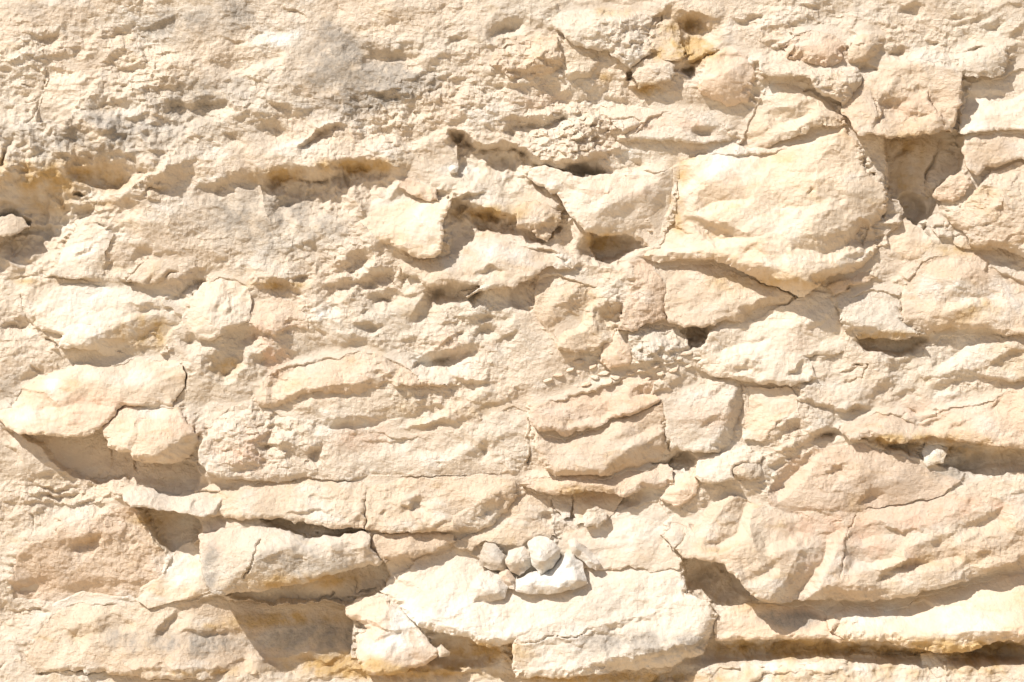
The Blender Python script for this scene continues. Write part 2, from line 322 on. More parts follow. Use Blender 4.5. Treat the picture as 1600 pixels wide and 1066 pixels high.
FACETS = [P(t) for t in [
 '1180,800,0 1230,812,0 1240,835,-10 1190,850,-16','1330,850,0 1400,840,0 1390,870,-14 1335,875,-14','1420,850,0 1480,842,0 1490,868,-12 1430,880,-14','1150,860,0 1190,850,0 1200,885,-14 1165,900,-12','1240,812,0 1290,800,0 1310,830,-14 1255,842,-12','1500,800,0 1560,790,0 1570,815,-10 1510,830,-12','1090,300,0 1150,285,0 1160,310,-9 1100,325,-10','1200,300,0 1290,280,0 1310,310,-10 1220,330,-12','1460,440,0 1540,430,0 1550,460,-12 1480,470,-12','1120,520,0 1180,510,0 1190,530,-9 1130,545,-10','880,640,0 940,625,0 950,645,-10 890,658,-8','60,610,0 140,600,0 150,625,-7 70,640,-8',
 '72,120,-8 78,103,0 104,101,0 116,110,-4 100,116,-12',
 '140,118,-2 155,93,0 158,120,-12 144,128,-14',
 '150,166,-8 160,152,0 205,153,0 200,164,-12 175,172,-16',
 '350,206,0 368,206,0 372,218,-12 358,216,-10',
 '234,132,0 244,134,0 246,143,-9 236,142,-9',
 '58,50,0 82,46,0 82,58,-14 64,60,-14',
 '165,48,0 188,42,0 190,50,-10 172,56,-12',
 '265,156,0 300,150,0 330,158,-6 300,168,-16 272,166,-14',
 '197,180,0 222,178,0 228,185,-10 204,187,-10',
 '465,172,0 480,168,0 492,190,-14 480,196,-16 468,184,-8',
 '580,142,0 600,140,0 618,154,-12 600,151,-12',
 '698,58,0 722,50,0 728,58,-12 706,66,-14',
 '765,35,0 780,12,0 800,14,-8 800,45,-24 786,52,-26 768,44,-12',
 '552,54,0 575,62,-2 592,82,-14 582,88,-16 560,66,-10',
 '585,80,0 640,64,0 642,78,-14 600,88,-16',
 '800,188,-10 820,180,0 892,172,0 890,184,-18 850,192,-20 800,200,-18',
 '862,112,0 870,90,0 880,80,-4 884,124,-20 866,130,-20',
 '882,118,0 925,112,0 926,134,-18 890,140,-18',
 '976,200,0 1002,188,0 1002,202,-12 980,208,-14',
 '905,0,0 965,0,0 960,12,-12 920,14,-14',
 '1082,198,0 1110,194,0 1106,206,-14 1090,204,-12',
 '1075,238,0 1104,232,0 1102,244,-14 1080,246,-16',
 '1362,148,0 1378,146,0 1400,168,-14 1392,172,-16 1370,162,-14',
 '1410,176,0 1432,172,0 1442,180,-12 1420,186,-14',
 '1448,150,0 1456,152,-6 1478,204,-18 1468,206,-14',
 '1494,150,0 1502,125,0 1512,126,-12 1508,202,-30 1490,210,-26 1494,178,0',
 '1513,68,0 1532,66,0 1536,70,-12 1516,78,-14',
 '1388,76,0 1402,74,0 1412,82,-10 1394,82,-10',
 '1515,150,-8 1520,142,0 1575,136,0 1588,144,-10 1560,154,-14 1525,156,-14',
 '192,392,-4 208,378,0 228,380,0 222,405,-16 203,440,-22 196,442,-10 197,410,0',
 '160,400,0 166,398,0 168,425,-14 152,432,-12',
 '298,425,0 310,418,0 340,426,-4 318,440,-20 300,462,-26 290,450,-14',
 '200,476,0 250,468,0 256,478,-10 215,488,-14',
 '342,470,0 346,440,0 353,468,-10 344,486,-10',
 '352,526,0 385,506,0 400,508,-4 398,526,-18 366,536,-20',
 '288,514,0 308,516,0 318,530,-12 306,538,-14 294,526,-10',
 '0,500,0 36,492,0 40,506,-16 10,510,-14',
 '588,378,0 612,370,0 614,380,-12 596,386,-14',
 '580,462,0 600,450,0 618,450,-4 610,470,-16 590,470,-14',
 '553,500,0 575,502,0 588,508,-10 576,515,-14',
 '648,490,-6 656,462,0 668,446,0 680,450,-10 664,470,-18 652,498,-18',
 '668,444,0 745,442,0 740,458,-20 712,466,-24 680,454,-20',
 '740,425,0 765,416,0 770,423,-10 752,431,-12',
 '700,500,0 745,492,0 742,502,-12 715,505,-12',
 '748,508,0 770,504,0 768,517,-14 752,519,-14',
 '645,550,0 700,545,0 742,532,0 736,550,-16 690,562,-22 650,564,-18',
 '1170,472,0 1200,466,0 1240,466,-2 1212,498,-24 1168,508,-24',
 '934,478,0 955,472,0 980,470,-6 982,500,-24 968,522,-26 946,502,-18',
 '1082,338,0 1108,350,0 1130,356,0 1148,370,-14 1120,374,-16 1100,354,-10',
 '1324,352,0 1340,342,0 1366,340,-4 1372,374,-24 1350,380,-24 1328,374,-12',
 '1320,395,0 1345,385,0 1352,392,-12 1335,405,-14',
 '1196,418,0 1215,422,0 1252,440,0 1248,475,-22 1200,462,-22 1180,440,-14',
 '1290,430,0 1330,413,0 1360,402,0 1362,424,-16 1292,448,-18',
 '1120,392,0 1160,408,0 1196,420,0 1180,440,-16 1150,434,-16 1110,412,-12',
 '1480,344,-4 1500,344,0 1516,372,0 1520,392,-18 1500,368,-18',
 '1546,376,0 1572,386,0 1612,396,0 1612,420,-18 1572,406,-20 1546,392,-12',
 '1408,500,0 1430,496,0 1462,512,-6 1436,532,-24 1412,514,-18',
 '1308,500,0 1345,504,0 1352,498,0 1378,512,-4 1380,536,-24 1330,540,-24',
 '494,604,0 520,602,0 545,600,0 600,588,0 612,578,0 606,612,-26 570,626,-32 530,624,-30 505,614,-16',
 '522,655,0 550,648,0 590,650,0 580,668,-16 552,675,-20 526,673,-16',
 '478,708,0 490,698,0 498,702,-10 486,717,-14',
 '628,792,0 642,772,0 660,775,-4 650,790,-16 636,795,-12',
 '430,625,0 480,610,0 484,622,-12 440,636,-14',
 '668,662,0 692,656,0 700,661,-10 680,671,-14',
 '738,700,0 750,690,0 755,697,-10 744,707,-12',
 '715,806,0 745,798,0 770,775,0 804,760,-2 802,802,-22 770,828,-26 730,836,-20',
 '996,602,0 1012,596,0 1026,598,-6 1018,611,-14 1000,613,-12',
 '838,678,-4 850,670,0 880,672,0 886,690,-14 850,694,-14',
 '822,700,0 838,702,0 850,730,-10 856,748,-16 836,738,-16',
 '108,842,0 130,836,0 146,832,-4 140,848,-14 116,851,-14',
 '14,906,0 30,904,0 44,918,-12 24,918,-12',
 '294,928,0 312,905,0 322,896,0 332,926,-16 306,936,-16',
 '245,988,0 262,968,0 274,950,0 274,962,-10 256,992,-14',
 '275,984,0 335,980,0 366,986,-4 330,993,-12 280,993,-12',
 '1250,924,0 1300,912,0 1350,910,0 1380,922,-4 1346,944,-20 1256,940,-20',
 '1556,890,0 1600,880,0 1600,896,-16 1562,904,-16',
 '1378,888,0 1410,874,0 1436,870,0 1420,881,-12 1384,895,-12',
 '1428,650,0 1455,645,0 1470,640,-2 1460,656,-12 1432,661,-12',
 '1452,588,0 1490,578,0 1522,576,-2 1510,592,-14 1465,601,-14',
 '1345,700,0 1365,690,0 1380,694,-8 1365,712,-14',
 '1090,716,0 1124,712,0 1150,722,-4 1120,735,-10',
 '960,1020,0 1000,1010,0 1060,1002,0 1098,985,0 1112,970,-2 1112,1012,-20 1060,1046,-24 960,1056,-24',
 '1128,790,0 1150,771,0 1170,776,-8 1162,800,-24 1150,832,-30 1118,850,-26 1106,847,-6',
 '1262,846,0 1292,844,-12 1286,864,-24 1264,902,-30 1234,932,-26 1206,934,-8 1222,900,0 1240,868,0',
 '1296,892,0 1316,874,0 1320,893,-12',
 '922,352,0 950,322,0 1000,298,0 1046,272,-2 1056,328,-26 1040,372,-36 1012,392,-36 984,384,-30 950,374,-20',
 '148,545,-12 152,526,0 205,498,0 250,488,0 292,494,-12 270,530,-28 250,566,-38 197,575,-38 155,568,-28',
 '1146,606,0 1164,598,-8 1174,640,-22 1164,690,-30 1122,718,-30 1134,668,0',
 '1038,674,0 1052,700,-26 1036,732,-36 990,746,-34 950,750,-26 970,708,0 1000,690,0',
 '415,866,0 450,850,0 520,847,0 578,850,0 606,880,-24 545,902,-32 470,925,-30 400,938,-26 350,934,-12 380,890,0',
 '215,713,0 253,706,0 285,684,0 318,676,-4 318,700,-22 300,726,-34 260,732,-32',
 '862,476,0 905,452,0 925,470,-10 905,505,-24 870,520,-22 852,514,-4',
 '1200,176,0 1240,164,0 1262,160,-6 1258,176,-16 1236,190,-22 1212,186,-12',
 '1320,420,0 1372,392,0 1376,404,-10 1348,424,-16 1300,440,-12','1235,372,0 1300,360,0 1330,378,-10 1290,398,-16 1240,392,-10',
 '520,412,0 560,388,0 570,400,-14 548,425,-20 510,432,-14','540,432,0 585,420,0 608,405,0 606,424,-18 578,440,-24 536,446,-16',
 '330,545,0 360,538,0 374,562,-24 352,586,-30 334,574,-22','640,690,0 700,676,0 720,690,-8 690,706,-12 650,704,-8',
 '1470,548,0 1497,528,0 1518,533,-8 1490,556,-16 1470,566,-12','1205,745,0 1240,718,0 1268,713,-10 1248,740,-22 1214,768,-24 1200,762,-8',
 '1262,676,0 1300,658,0 1314,656,-6 1300,680,-24 1276,686,-26 1264,684,-16','1370,160,0 1382,150,0 1398,170,-10 1394,190,-12 1376,178,-6',
 '118,225,0 160,228,0 205,240,-8 220,268,-30 180,290,-40 120,270,-30','590,300,-2 620,290,0 632,310,-14 604,320,-14',
 '800,90,0 856,88,0 880,112,-14 850,128,-20 812,124,-16','884,245,0 960,232,0 1000,255,-22 940,272,-26 880,262,-18','945,690,0 1000,660,0 1030,655,-6 1000,680,-10',
 '440,560,0 500,550,0 520,565,-9 460,580,-9','700,500,0 760,485,0 790,495,-9 720,520,-11','560,640,0 660,628,0 690,640,-7 600,660,-10','330,90,0 400,70,0 430,90,-8 360,110,-10','230,180,0 330,150,0 350,170,-9 260,200,-11',
 '620,200,0 700,170,0 720,190,-9 640,222,-10','1390,560,0 1430,540,0 1440,552,-9 1400,572,-10','1440,820,0 1540,790,0 1560,805,-8 1470,845,-11','1330,820,0 1420,812,0 1440,830,-7 1350,840,-9','100,980,0 180,962,0 200,975,-8 120,1000,-10','640,792,0 720,782,0 760,790,-7 700,806,-10']]
def inside(px, py, poly):
    c = False
    for k in range(len(poly)):
        ax, ay = poly[k][:2]; bx, by = poly[k-1][:2]
        if (ay > py) != (by > py) and px < (bx-ax)*(py-ay)/(by-ay)+ax: c = not c
    return c
def owner(f):
    hin = [p for p in f if p[2] > -5]
    px = 0.7*sum(p[0] for p in hin)/len(hin)+0.3*sum(p[0] for p in f)/len(f)
    py = 0.7*sum(p[1] for p in hin)/len(hin)+0.3*sum(p[1] for p in f)/len(f)
    o = None
    for b in BLOCKS:
        if b['mat'] is not M_STONE and inside(px, py, b['poly']): o = b['label']
    return o
def apply_facets(xs, ys, X, Y, H, who):
    for f in FACETS:
        if owner(f) != who: continue
        wd = max(p[0] for p in f)-min(p[0] for p in f); hg = max(p[1] for p in f)-min(p[1] for p in f)
        small = wd*hg < 1800; k = 0.6 if small else 0.9; dec = min(34.0, 0.55*math.sqrt(wd*hg)+6) if small else 15.0
        x0 = min(p[0] for p in f)-dec; x1 = max(p[0] for p in f)+dec; y0 = min(p[1] for p in f)-dec; y1 = max(p[1] for p in f)+dec
        i0, i1 = np.searchsorted(xs, [x0, x1]); j0, j1 = np.searchsorted(ys, [y0, y1])
        if i1 <= i0+1 or j1 <= j0+1: continue
        sl = (slice(j0, j1), slice(i0, i1)); x = X[sl]; y = Y[sl]
        d = poly_sd(x, y, f)
        z = rbf([p[0] for p in f], [p[1] for p in f], [p[2] for p in f], x, y)
        zm = min(p[2] for p in f)
        H[sl] += k*np.clip(z, zm, 0)*np.clip(1+d/dec, 0, 1)
CRACKS = [(P(s), w, d) for s, w, d in [
 ('76,96 70,130 60,160 56,184 40,196',1.6,7),('30,206 14,230 3,258 -8,275',2.6,12),('34,134 46,136 56,138',1.6,7),('36,160 55,160 66,150',1.4,6),
 ('287,569 291,582 289,604 277,618 272,632',1.8,9),('70,528 85,538 92,546',1.5,7),('42,554 54,562',1.5,7),('50,573 60,582 66,588',2,9),
 ('533,262 535,285',1.3,6),('410,838 408,858 400,874',1.6,8),('386,905 392,888 404,872',1.6,7),
 ('826,640 829,690 826,730',2.0,8),('606,800 606,770 612,752',1.2,4),('620,400 634,420 628,450 606,430',1.5,6),('634,400 640,412 632,444',1.2,5),
 ('552,905 556,930 600,922',1.6,8),('470,915 456,930 470,944 500,940 520,930',1.5,6),('519,955 512,968',1.4,6),
 ('1384,212 1385,300 1383,340',2.6,12),('1384,258 1404,242 1424,230',2.2,9),('1450,300 1455,265 1472,235 1478,215',2.2,9),
 ('1330,660 1360,655 1395,665',1.2,4),('1390,640 1420,640 1440,650',1.2,4),('1320,600 1345,590 1356,570 1330,570',1.2,5),
 ('1060,770 1068,800',1.2,4),('52,800 51,830 49,845',1.3,5),('0,1044 40,1020 72,1004',1.8,8),('56,1052 110,1050 169,1047 197,1054 239,1059 310,1057 400,1052',1.6,8),
 ('231,949 262,942 300,932 334,925',2.0,9),('1036,628 1038,660 1040,690 1046,706',1.6,7),('1476,633 1538,624 1568,611 1610,600',1.6,7),
 ('1010,52 1018,66 1024,82 1014,90',1.5,8),('1034,20 1030,34 1018,50',1.2,6),('0,438 60,434 100,436 160,442',1.6,6),('30,460 34,480 40,500 54,508',1.2,5),
 ('300,446 296,470',1.0,3),('650,290 668,306',1.1,5),('168,692 172,720 176,735',1.1,4),('165,702 167,640',0.8,0),
 ('1262,560 1290,552 1312,548',1.3,5),('1290,500 1300,492 1312,488',1.3,5),('840,960 870,955 900,952 935,943',1.3,4),('930,950 960,935 1000,925',1.2,3),
 ('1412,492 1404,470',1.2,5),('1340,480 1352,500 1372,515',1.1,4),('130,750 170,746 206,742',1.2,4),('206,716 208,742',1.2,4),
 ('500,750 560,752 620,750 700,744 780,742',1.2,4),('1548,894 1520,898 1470,910',1.2,4),('1396,870 1440,872 1480,885',1.2,4)]]
PITS = [(714,211,10,9,20),(636,115+0,1,1,0),(1078,112,12,6,22),(980,116,5,9,18),(123,301,8,4,16),(14,328,20,12,7),
 (1264,296,8,4,10),(1323,335,5,4,6),(1266,362,8,5,0),(1366,370,16,18,10),(121,445,4,3,8),
 (1090,240,16,9,10),(1000,103,6,4,0),(450,905,0.1,0.1,0),(430,1000,90,40,6),
 (1425,330,22,26,26),(950,390,40,24,26),(885,350,16,40,14),(1400,538,60,14,22),
 (930,790,80,28,22),(1060,725,26,18,22),(1560,735,70,28,20),(1400,705,26,12,12),(1130,905,50,34,22),(1230,965,60,20,8),
 (960,775,60,16,10),(820,455,26,28,16),(720,1020,60,26,26),(60,375,60,24,6),(170,330,60,16,6),(480,290,60,16,4),(680,320,24,14,8),(1350,110,20,10,10),(1290,150,40,14,8),(1540,400,60,14,10),(1150,418,90,12,10),(1570,1020,50,14,22)]

STAIN_G = [(330,888,15,36,1.3),(230,200,220,60,.3),(500,350,150,60,.3),(110,225,110,30,.4),(340,130,120,50,.25),(270,38,50,26,1.2),(375,20,40,34,.7),(560,112,80,42,1.3),(600,140,50,24,1.0),(530,80,24,34,1.0),(510,60,20,30,.8),(300,160,60,30,.45),(50,15,30,16,.4),(160,205,60,26,.45),(620,135,45,20,.7),
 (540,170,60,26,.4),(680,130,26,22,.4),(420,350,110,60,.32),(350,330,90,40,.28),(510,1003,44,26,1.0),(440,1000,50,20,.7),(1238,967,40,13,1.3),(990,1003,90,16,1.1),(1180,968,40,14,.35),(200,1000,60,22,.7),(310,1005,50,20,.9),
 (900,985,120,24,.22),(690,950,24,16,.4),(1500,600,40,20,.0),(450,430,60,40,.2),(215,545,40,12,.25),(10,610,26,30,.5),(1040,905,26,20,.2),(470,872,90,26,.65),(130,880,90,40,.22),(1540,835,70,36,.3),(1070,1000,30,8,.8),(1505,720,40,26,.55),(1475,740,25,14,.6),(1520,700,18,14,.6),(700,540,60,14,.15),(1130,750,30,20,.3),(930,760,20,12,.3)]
STAIN_O = [(80,275,130,30,.8),(110,320,110,14,.4),(560,260,70,12,.9),(440,275,50,14,.8),(160,225,60,12,.3),(1075,50,55,34,.7),(1040,85,30,18,.5),(1090,80,40,20,.8),(1430,235,60,36,.55),(1410,285,30,20,.5),
 (1055,300,14,50,.45),(1060,345,16,30,.4),(760,335,60,14,.8),(430,445,46,9,.9),(220,525,46,24,.75),(240,500,30,14,.5),(350,570,30,18,.6),(1370,525,60,9,.8),(1500,390,60,12,.5),(1480,700,110,26,.55),(1400,686,60,8,.7),
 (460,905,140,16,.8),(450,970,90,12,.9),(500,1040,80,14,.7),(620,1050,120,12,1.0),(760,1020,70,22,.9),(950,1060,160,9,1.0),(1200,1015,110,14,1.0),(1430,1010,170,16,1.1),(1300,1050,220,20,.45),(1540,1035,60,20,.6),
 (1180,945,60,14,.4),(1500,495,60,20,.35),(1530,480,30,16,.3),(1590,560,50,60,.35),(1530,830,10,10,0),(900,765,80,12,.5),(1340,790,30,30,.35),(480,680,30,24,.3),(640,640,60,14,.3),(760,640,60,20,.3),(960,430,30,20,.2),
 (945,375,36,16,.9),(960,490,26,26,.45),(1220,440,110,16,.5),(1015,140,30,12,.7),(1060,270,26,20,.4),(560,1035,60,14,.8),(240,850,30,30,.3),(230,810,50,14,.5),(490,30,30,10,.0),(140,170,40,30,.15),(1110,440,50,20,.15),(600,340,10,10,0),(820,310,30,20,.3),(975,95,20,20,.3),(945,120,14,14,.5),(1180,260,8,10,.2),(950,20,60,10,.5),(350,980,90,8,.4),(300,1050,120,8,.5),(60,440,60,6,.5),(1560,300,40,20,.3),(1080,195,50,14,.15)]
STAIN_W = [(1130,260,70,46,.45),(860,890,70,40,.6),(700,960,90,30,.5),(870,1000,160,40,.3),(620,990,60,40,.5),(980,835,90,40,.35),(780,390,60,26,.5),(700,410,40,16,.3),(150,515,60,16,.8),(200,590,60,20,.35),(80,600,16,16,.6),(1460,455,60,26,.5),(1560,470,50,40,.5),
 (500,490,30,14,.6),(280,890,50,40,.5),(1540,160,50,40,.25),(730,570,40,14,.35),(480,760,50,16,.3),(660,565,30,14,.5),(1470,710,30,20,.8),(1440,1040,40,20,.6),(1380,960,70,20,.5),(640,170,30,10,.4),(720,265,40,14,.5),(980,240,30,14,.5),(1200,135,30,20,.6),(350,25,200,30,.2),(440,60,40,20,.5),(1120,740,30,20,.3),(1350,1045,60,10,.5),(1330,870,120,40,.2)]
STAIN_P = [(130,640,80,30,.8),(1500,790,100,16,.9),(1400,810,60,12,.8),(1340,850,120,60,.5),(430,560,20,26,1.1),(960,290,70,20,.7),(1040,195,80,16,.6),(1240,530,60,30,.3),(260,670,50,24,.6),(380,700,60,50,.5),(950,640,60,30,.2),(1480,430,60,10,.5),(560,680,60,30,.5),(1290,80,40,30,.4),(700,550,90,40,.35),(340,840,40,30,.5),(420,510,50,40,.4),(1100,640,50,40,.4),(1450,640,90,26,.4),(840,150,60,30,.4),(1260,820,60,30,.5),(1430,170,50,40,.3),(1110,260,0.1,0.1,0)]
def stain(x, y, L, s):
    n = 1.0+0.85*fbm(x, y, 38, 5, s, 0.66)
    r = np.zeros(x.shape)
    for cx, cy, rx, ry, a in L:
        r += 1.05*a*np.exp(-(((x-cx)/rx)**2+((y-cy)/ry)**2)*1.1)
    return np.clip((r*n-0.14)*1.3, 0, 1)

# ------------------------------------------------------------------ materials
def limestone(name, light=1.0, bump=1.0, warm=0.0, fine=1.0):
    m = bpy.data.materials.new(name); m.use_nodes = True; nt = m.node_tree; N = nt.nodes; Lk = nt.links
    for n in list(N): N.remove(n)
    out = N.new('ShaderNodeOutputMaterial'); bs = N.new('ShaderNodeBsdfPrincipled'); Lk.new(bs.outputs[0], out.inputs[0])
    bs.inputs['Roughness'].default_value = 0.93
    bs.inputs['Specular IOR Level'].default_value = 0.18
    geo = N.new('ShaderNodeNewGeometry')
    def noise(scale, det=6, rough=.55, dist=0.0, stretch=(1, 1, 1)):
        mp = N.new('ShaderNodeMapping'); mp.inputs['Scale'].default_value = stretch
        Lk.new(geo.outputs['Position'], mp.inputs[0])
        t = N.new('ShaderNodeTexNoise'); t.inputs['Scale'].default_value = scale; t.inputs['Detail'].default_value = det
        t.inputs['Roughness'].default_value = rough; t.inputs['Distortion'].default_value = dist
        Lk.new(mp.outputs[0], t.inputs['Vector']); return t.outputs['Fac']
    def ramp(v, a, b, va=0.0, vb=1.0):
        r = N.new('ShaderNodeMapRange'); r.interpolation_type = 'SMOOTHSTEP'
        for i, q in enumerate((a, b, va, vb)): r.inputs[1+i].default_value = q
        Lk.new(v, r.inputs[0]); return r.outputs[0]
    def mix(f, a, b, mode='MIX'):
        x = N.new('ShaderNodeMix'); x.data_type = 'RGBA'; x.blend_type = mode
        if isinstance(f, float): x.inputs[0].default_value = f
        else: Lk.new(f, x.inputs[0])
        for i, q in ((6, a), (7, b)):
            if isinstance(q, tuple): x.inputs[i].default_value = (*[min(1, c*light) for c in q], 1)
            else: Lk.new(q, x.inputs[i])
        return x.outputs[2]
    def mul(a, b):
        x = N.new('ShaderNodeMath'); x.operation = 'MULTIPLY'; x.use_clamp = True
        Lk.new(a, x.inputs[0])
        if isinstance(b, float): x.inputs[1].default_value = b
        else: Lk.new(b, x.inputs[1])
        return x.outputs[0]
    at = N.new('ShaderNodeAttribute'); at.attribute_name = 'stain'
    sp = N.new('ShaderNodeSeparateColor'); Lk.new(at.outputs['Color'], sp.inputs[0])
    cream = (0.69, 0.58, 0.445); buff = (0.64, 0.51, 0.375); pale = (0.71, 0.665, 0.59); ochre = (0.53, 0.365, 0.165)
    grey = (0.36, 0.32, 0.27); pink = (0.68, 0.49, 0.36); white = (0.74, 0.71, 0.65)
    c = mix(ramp(noise(2.6, 5, .6, .4, (1, 1, 1.6)), .36, .64), cream, buff)
    c = mix(ramp(noise(5.5, 6, .6, .3, (1, 1, 1.9)), .48, .72, 0, .75), c, pale)
    c = mix(ramp(noise(1.7, 5, .6, .6, (1, 1, 1.5)), .50, .64, 0, .55), c, (0.565, 0.485, 0.385))
    c = mix(ramp(noise(9, 6, .65, .5, (1, 1, 2.2)), .52, .74, 0, .5), c, ochre)
    oi = N.new('ShaderNodeObjectInfo')
    c = mix(ramp(oi.outputs['Random'], .5, 1.0, 0, .32), c, pink)
    c = mix(ramp(oi.outputs['Random'], .45, 0.0, 0, .4), c, pale)
    c = mix(mul(at.outputs['Alpha'], ramp(noise(14, 6, .6), .25, .6, .35, .9)), c, pink)
    c = mix(sp.outputs[2], c, white)
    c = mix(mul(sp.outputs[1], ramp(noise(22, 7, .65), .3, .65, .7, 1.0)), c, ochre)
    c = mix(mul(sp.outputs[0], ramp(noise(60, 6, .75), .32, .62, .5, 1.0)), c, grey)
    # mineral grain: darker and lighter specks
    c = mix(ramp(noise(330, 3, .7), .56, .74, 0, .30*fine), c, (0.42, 0.33, 0.24))
    c = mix(ramp(noise(120, 5, .7, .2), .60, .78, 0, .25), c, (0.50, 0.385, 0.26))
    c = mix(ramp(noise(75, 5, .7, .2), .58, .76, 0, .35), c, (0.79, 0.72, 0.61))
    Lk.new(c, bs.inputs['Base Color'])
    b1 = N.new('ShaderNodeBump'); b1.inputs['Strength'].default_value = 0.75*bump; b1.inputs['Distance'].default_value = 0.010
    Lk.new(noise(85, 8, .68, .3, (1, 1, 1.35)), b1.inputs['Height'])
    b2 = N.new('ShaderNodeBump'); b2.inputs['Strength'].default_value = 0.6*bump; b2.inputs['Distance'].default_value = 0.0065
    Lk.new(noise(175, 5, .75), b2.inputs['Height']); Lk.new(b1.outputs[0], b2.inputs['Normal'])
    Lk.new(b2.outputs[0], bs.inputs['Normal'])
    return m
M_FACE = limestone('limestone_weathered', 1.0, 0.85)
M_BLOCK = limestone('limestone_split', 1.0, 0.9)
M_SMOOTH = limestone('limestone_smooth', 1.0, 0.5)
M_STONE = limestone('limestone_pale_stone', 1.0, 0.9, fine=.5)

# ------------------------------------------------------------------ mesh helpers
def make_mesh(name, V, F, stains, mat, origin=None, smooth=True):
    me = bpy.data.meshes.new(name)
    ox, oy, oz = origin if origin is not None else (0, 0, 0)
    co = np.empty((len(V), 3), dtype=np.float32)
    co[:, 0] = V[:, 0]*S-ox; co[:, 1] = -V[:, 2]*S-oy; co[:, 2] = (H0-V[:, 1])*S-oz
    F = np.asarray(F, dtype=np.int32)
    me.vertices.add(len(co)); me.vertices.foreach_set('co', co.ravel())
    me.loops.add(F.size); me.loops.foreach_set('vertex_index', F.ravel())
    me.polygons.add(len(F)); me.polygons.foreach_set('loop_start', np.arange(0, F.size, 4, dtype=np.int32))
    me.polygons.foreach_set('loop_total', np.full(len(F), 4, dtype=np.int32))
    me.polygons.foreach_set('use_smooth', np.full(len(F), False))
    me.update(calc_edges=True)
    a = me.color_attributes.new('stain', 'FLOAT_COLOR', 'POINT')
    a.data.foreach_set('color', np.stack(stains, 1).astype(np.float32).ravel())
    me.materials.append(mat)
    o = bpy.data.objects.new(name, me); C.objects.link(o); o.location = (ox, oy, oz)
    return o
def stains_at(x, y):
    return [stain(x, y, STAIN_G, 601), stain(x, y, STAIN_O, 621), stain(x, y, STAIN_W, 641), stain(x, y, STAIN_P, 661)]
def poly_sd(x, y, pts):
    """signed distance, positive inside"""
    d = np.full(x.shape, 9e9); ins = np.zeros(x.shape, bool)
    n = len(pts)
    for k in range(n):
        ax, ay = pts[k][:2]; bx, by = pts[(k+1) % n][:2]
        dx, dy = bx-ax, by-ay; l2 = dx*dx+dy*dy+1e-9
        t = np.clip(((x-ax)*dx+(y-ay)*dy)/l2, 0, 1)
        d = np.minimum(d, np.hypot(x-ax-t*dx, y-ay-t*dy))
        if abs(dy) > 1e-9:
            c = ((ay > y) != (by > y)) & (x < dx*(y-ay)/dy+ax); ins ^= c
    return np.where(ins, d, -d)
def rbf(px, py, pz, x, y):
    n = len(px); px = np.array(px); py = np.array(py); pz = np.array(pz)
    A = np.zeros((n+3, n+3)); D = np.hypot(px[:, None]-px[None], py[:, None]-py[None])
    A[:n, :n] = D; A[:n, n] = 1; A[:n, n+1] = px/100; A[:n, n+2] = py/100; A[n:, :n] = A[:n, n:].T
    A[:n, :n] -= np.eye(n)*3.0
    w = np.linalg.solve(A, np.concatenate([pz, [0, 0, 0]]))
    r = w[n]+w[n+1]*x/100+w[n+2]*y/100
    for k in range(n): r = r+w[k]*np.hypot(x-px[k], y-py[k])
    return r

BLOCKS = []
def block(name, label, cat, poly, pts='', r=8, rt=4, sm=1.0, mat=None, edges=(), cracks=(), group=None, wob=1.0, stainw=0.0, stain_grey=0.0, base=0.0):
    BLOCKS.append(dict(name=name, label=label, cat=cat, poly=PB(poly, mat is not M_STONE, label), pts=PB(pts, mat is not M_STONE, label) if pts else [], r=r, rt=rt, sm=sm, mat=mat or M_BLOCK,
                       edges=list(edges), cracks=[(P(c), w, d) for c, w, d in cracks], group=group, wob=wob, stainw=stainw, sg=stain_grey, base=base))

# ---- the blocks of the face, traced one by one: x,y,protrusion
B = block
B('boulder', 'largest smooth rounded cream boulder, bulging left of the dark square niche', 'boulder',
  '1066,250,8 1120,238,8 1200,238,10 1262,222,14 1318,202,16 1338,225,16 1352,262,18 1382,292,14 1386,330,16 1368,352,18 1376,385,18 1350,418,26 1292,438,34 1246,463,42 1206,450,44 1160,428,42 1115,406,36 1070,405,28 1020,411,20 1002,401,12 1030,378,6 1052,345,2 1057,290,2',
  '1180,300,32 1250,300,36 1300,330,38 1200,380,46 1140,300,26 1090,300,16 1090,330,12 1250,420,54 1130,385,38 1340,300,28 1300,400,42 1120,270,22 1280,250,26',
  r=17, sm=.55, mat=M_SMOOTH, edges=[E('1074,326 1110,345 1150,356 1215,352',5,24,16,12,26), E('1318,362 1335,348 1358,344 1372,352',5,22,26,12,22), E('1120,395 1170,380 1230,385',3,20,10,14,20), E('1255,302 1264,296 1272,300',1,8,8,4,6),E('1040,330 1060,352 1082,372',1,8,9,4,10), E('1125,405 1160,416 1210,432 1250,440 1290,425 1350,405',5,24,12,12,30)])
B('boulder', 'tan faceted boulder with a smooth shaded lower face, left of the largest boulder', 'boulder',
  '825,275,16 835,288,22 870,303,26 880,320,30 895,342,36 912,360,40 928,366,40 980,365,38 1000,378,34 1014,384,26 1040,366,16 1049,330,10 1055,290,6 1053,258,4 1030,262,8 1000,268,12 965,270,14 930,276,16 895,278,16 868,262,12 848,258,12 830,264,14',
  '915,330,44 950,322,46 985,312,44 1005,292,34 1035,270,16 985,345,36 1025,345,22 1035,310,18 870,290,24 920,295,32 960,290,32', r=7, sm=.55, mat=M_SMOOTH,
  edges=[E('826,286 850,296 878,302',3,12,8,6,12)])
B('rock_fragment', 'small rounded knob of rock under the left end of the tan faceted boulder', 'rock',
  '802,330,16 812,318,10 834,311,8 856,313,8 880,330,12 878,346,20 863,366,28 857,377,30 842,371,30 831,361,28 808,353,26', '850,335,28 830,340,28', r=11, sm=.8, edges=[E('830,356 850,348 862,335',3,14,12,12,10)])
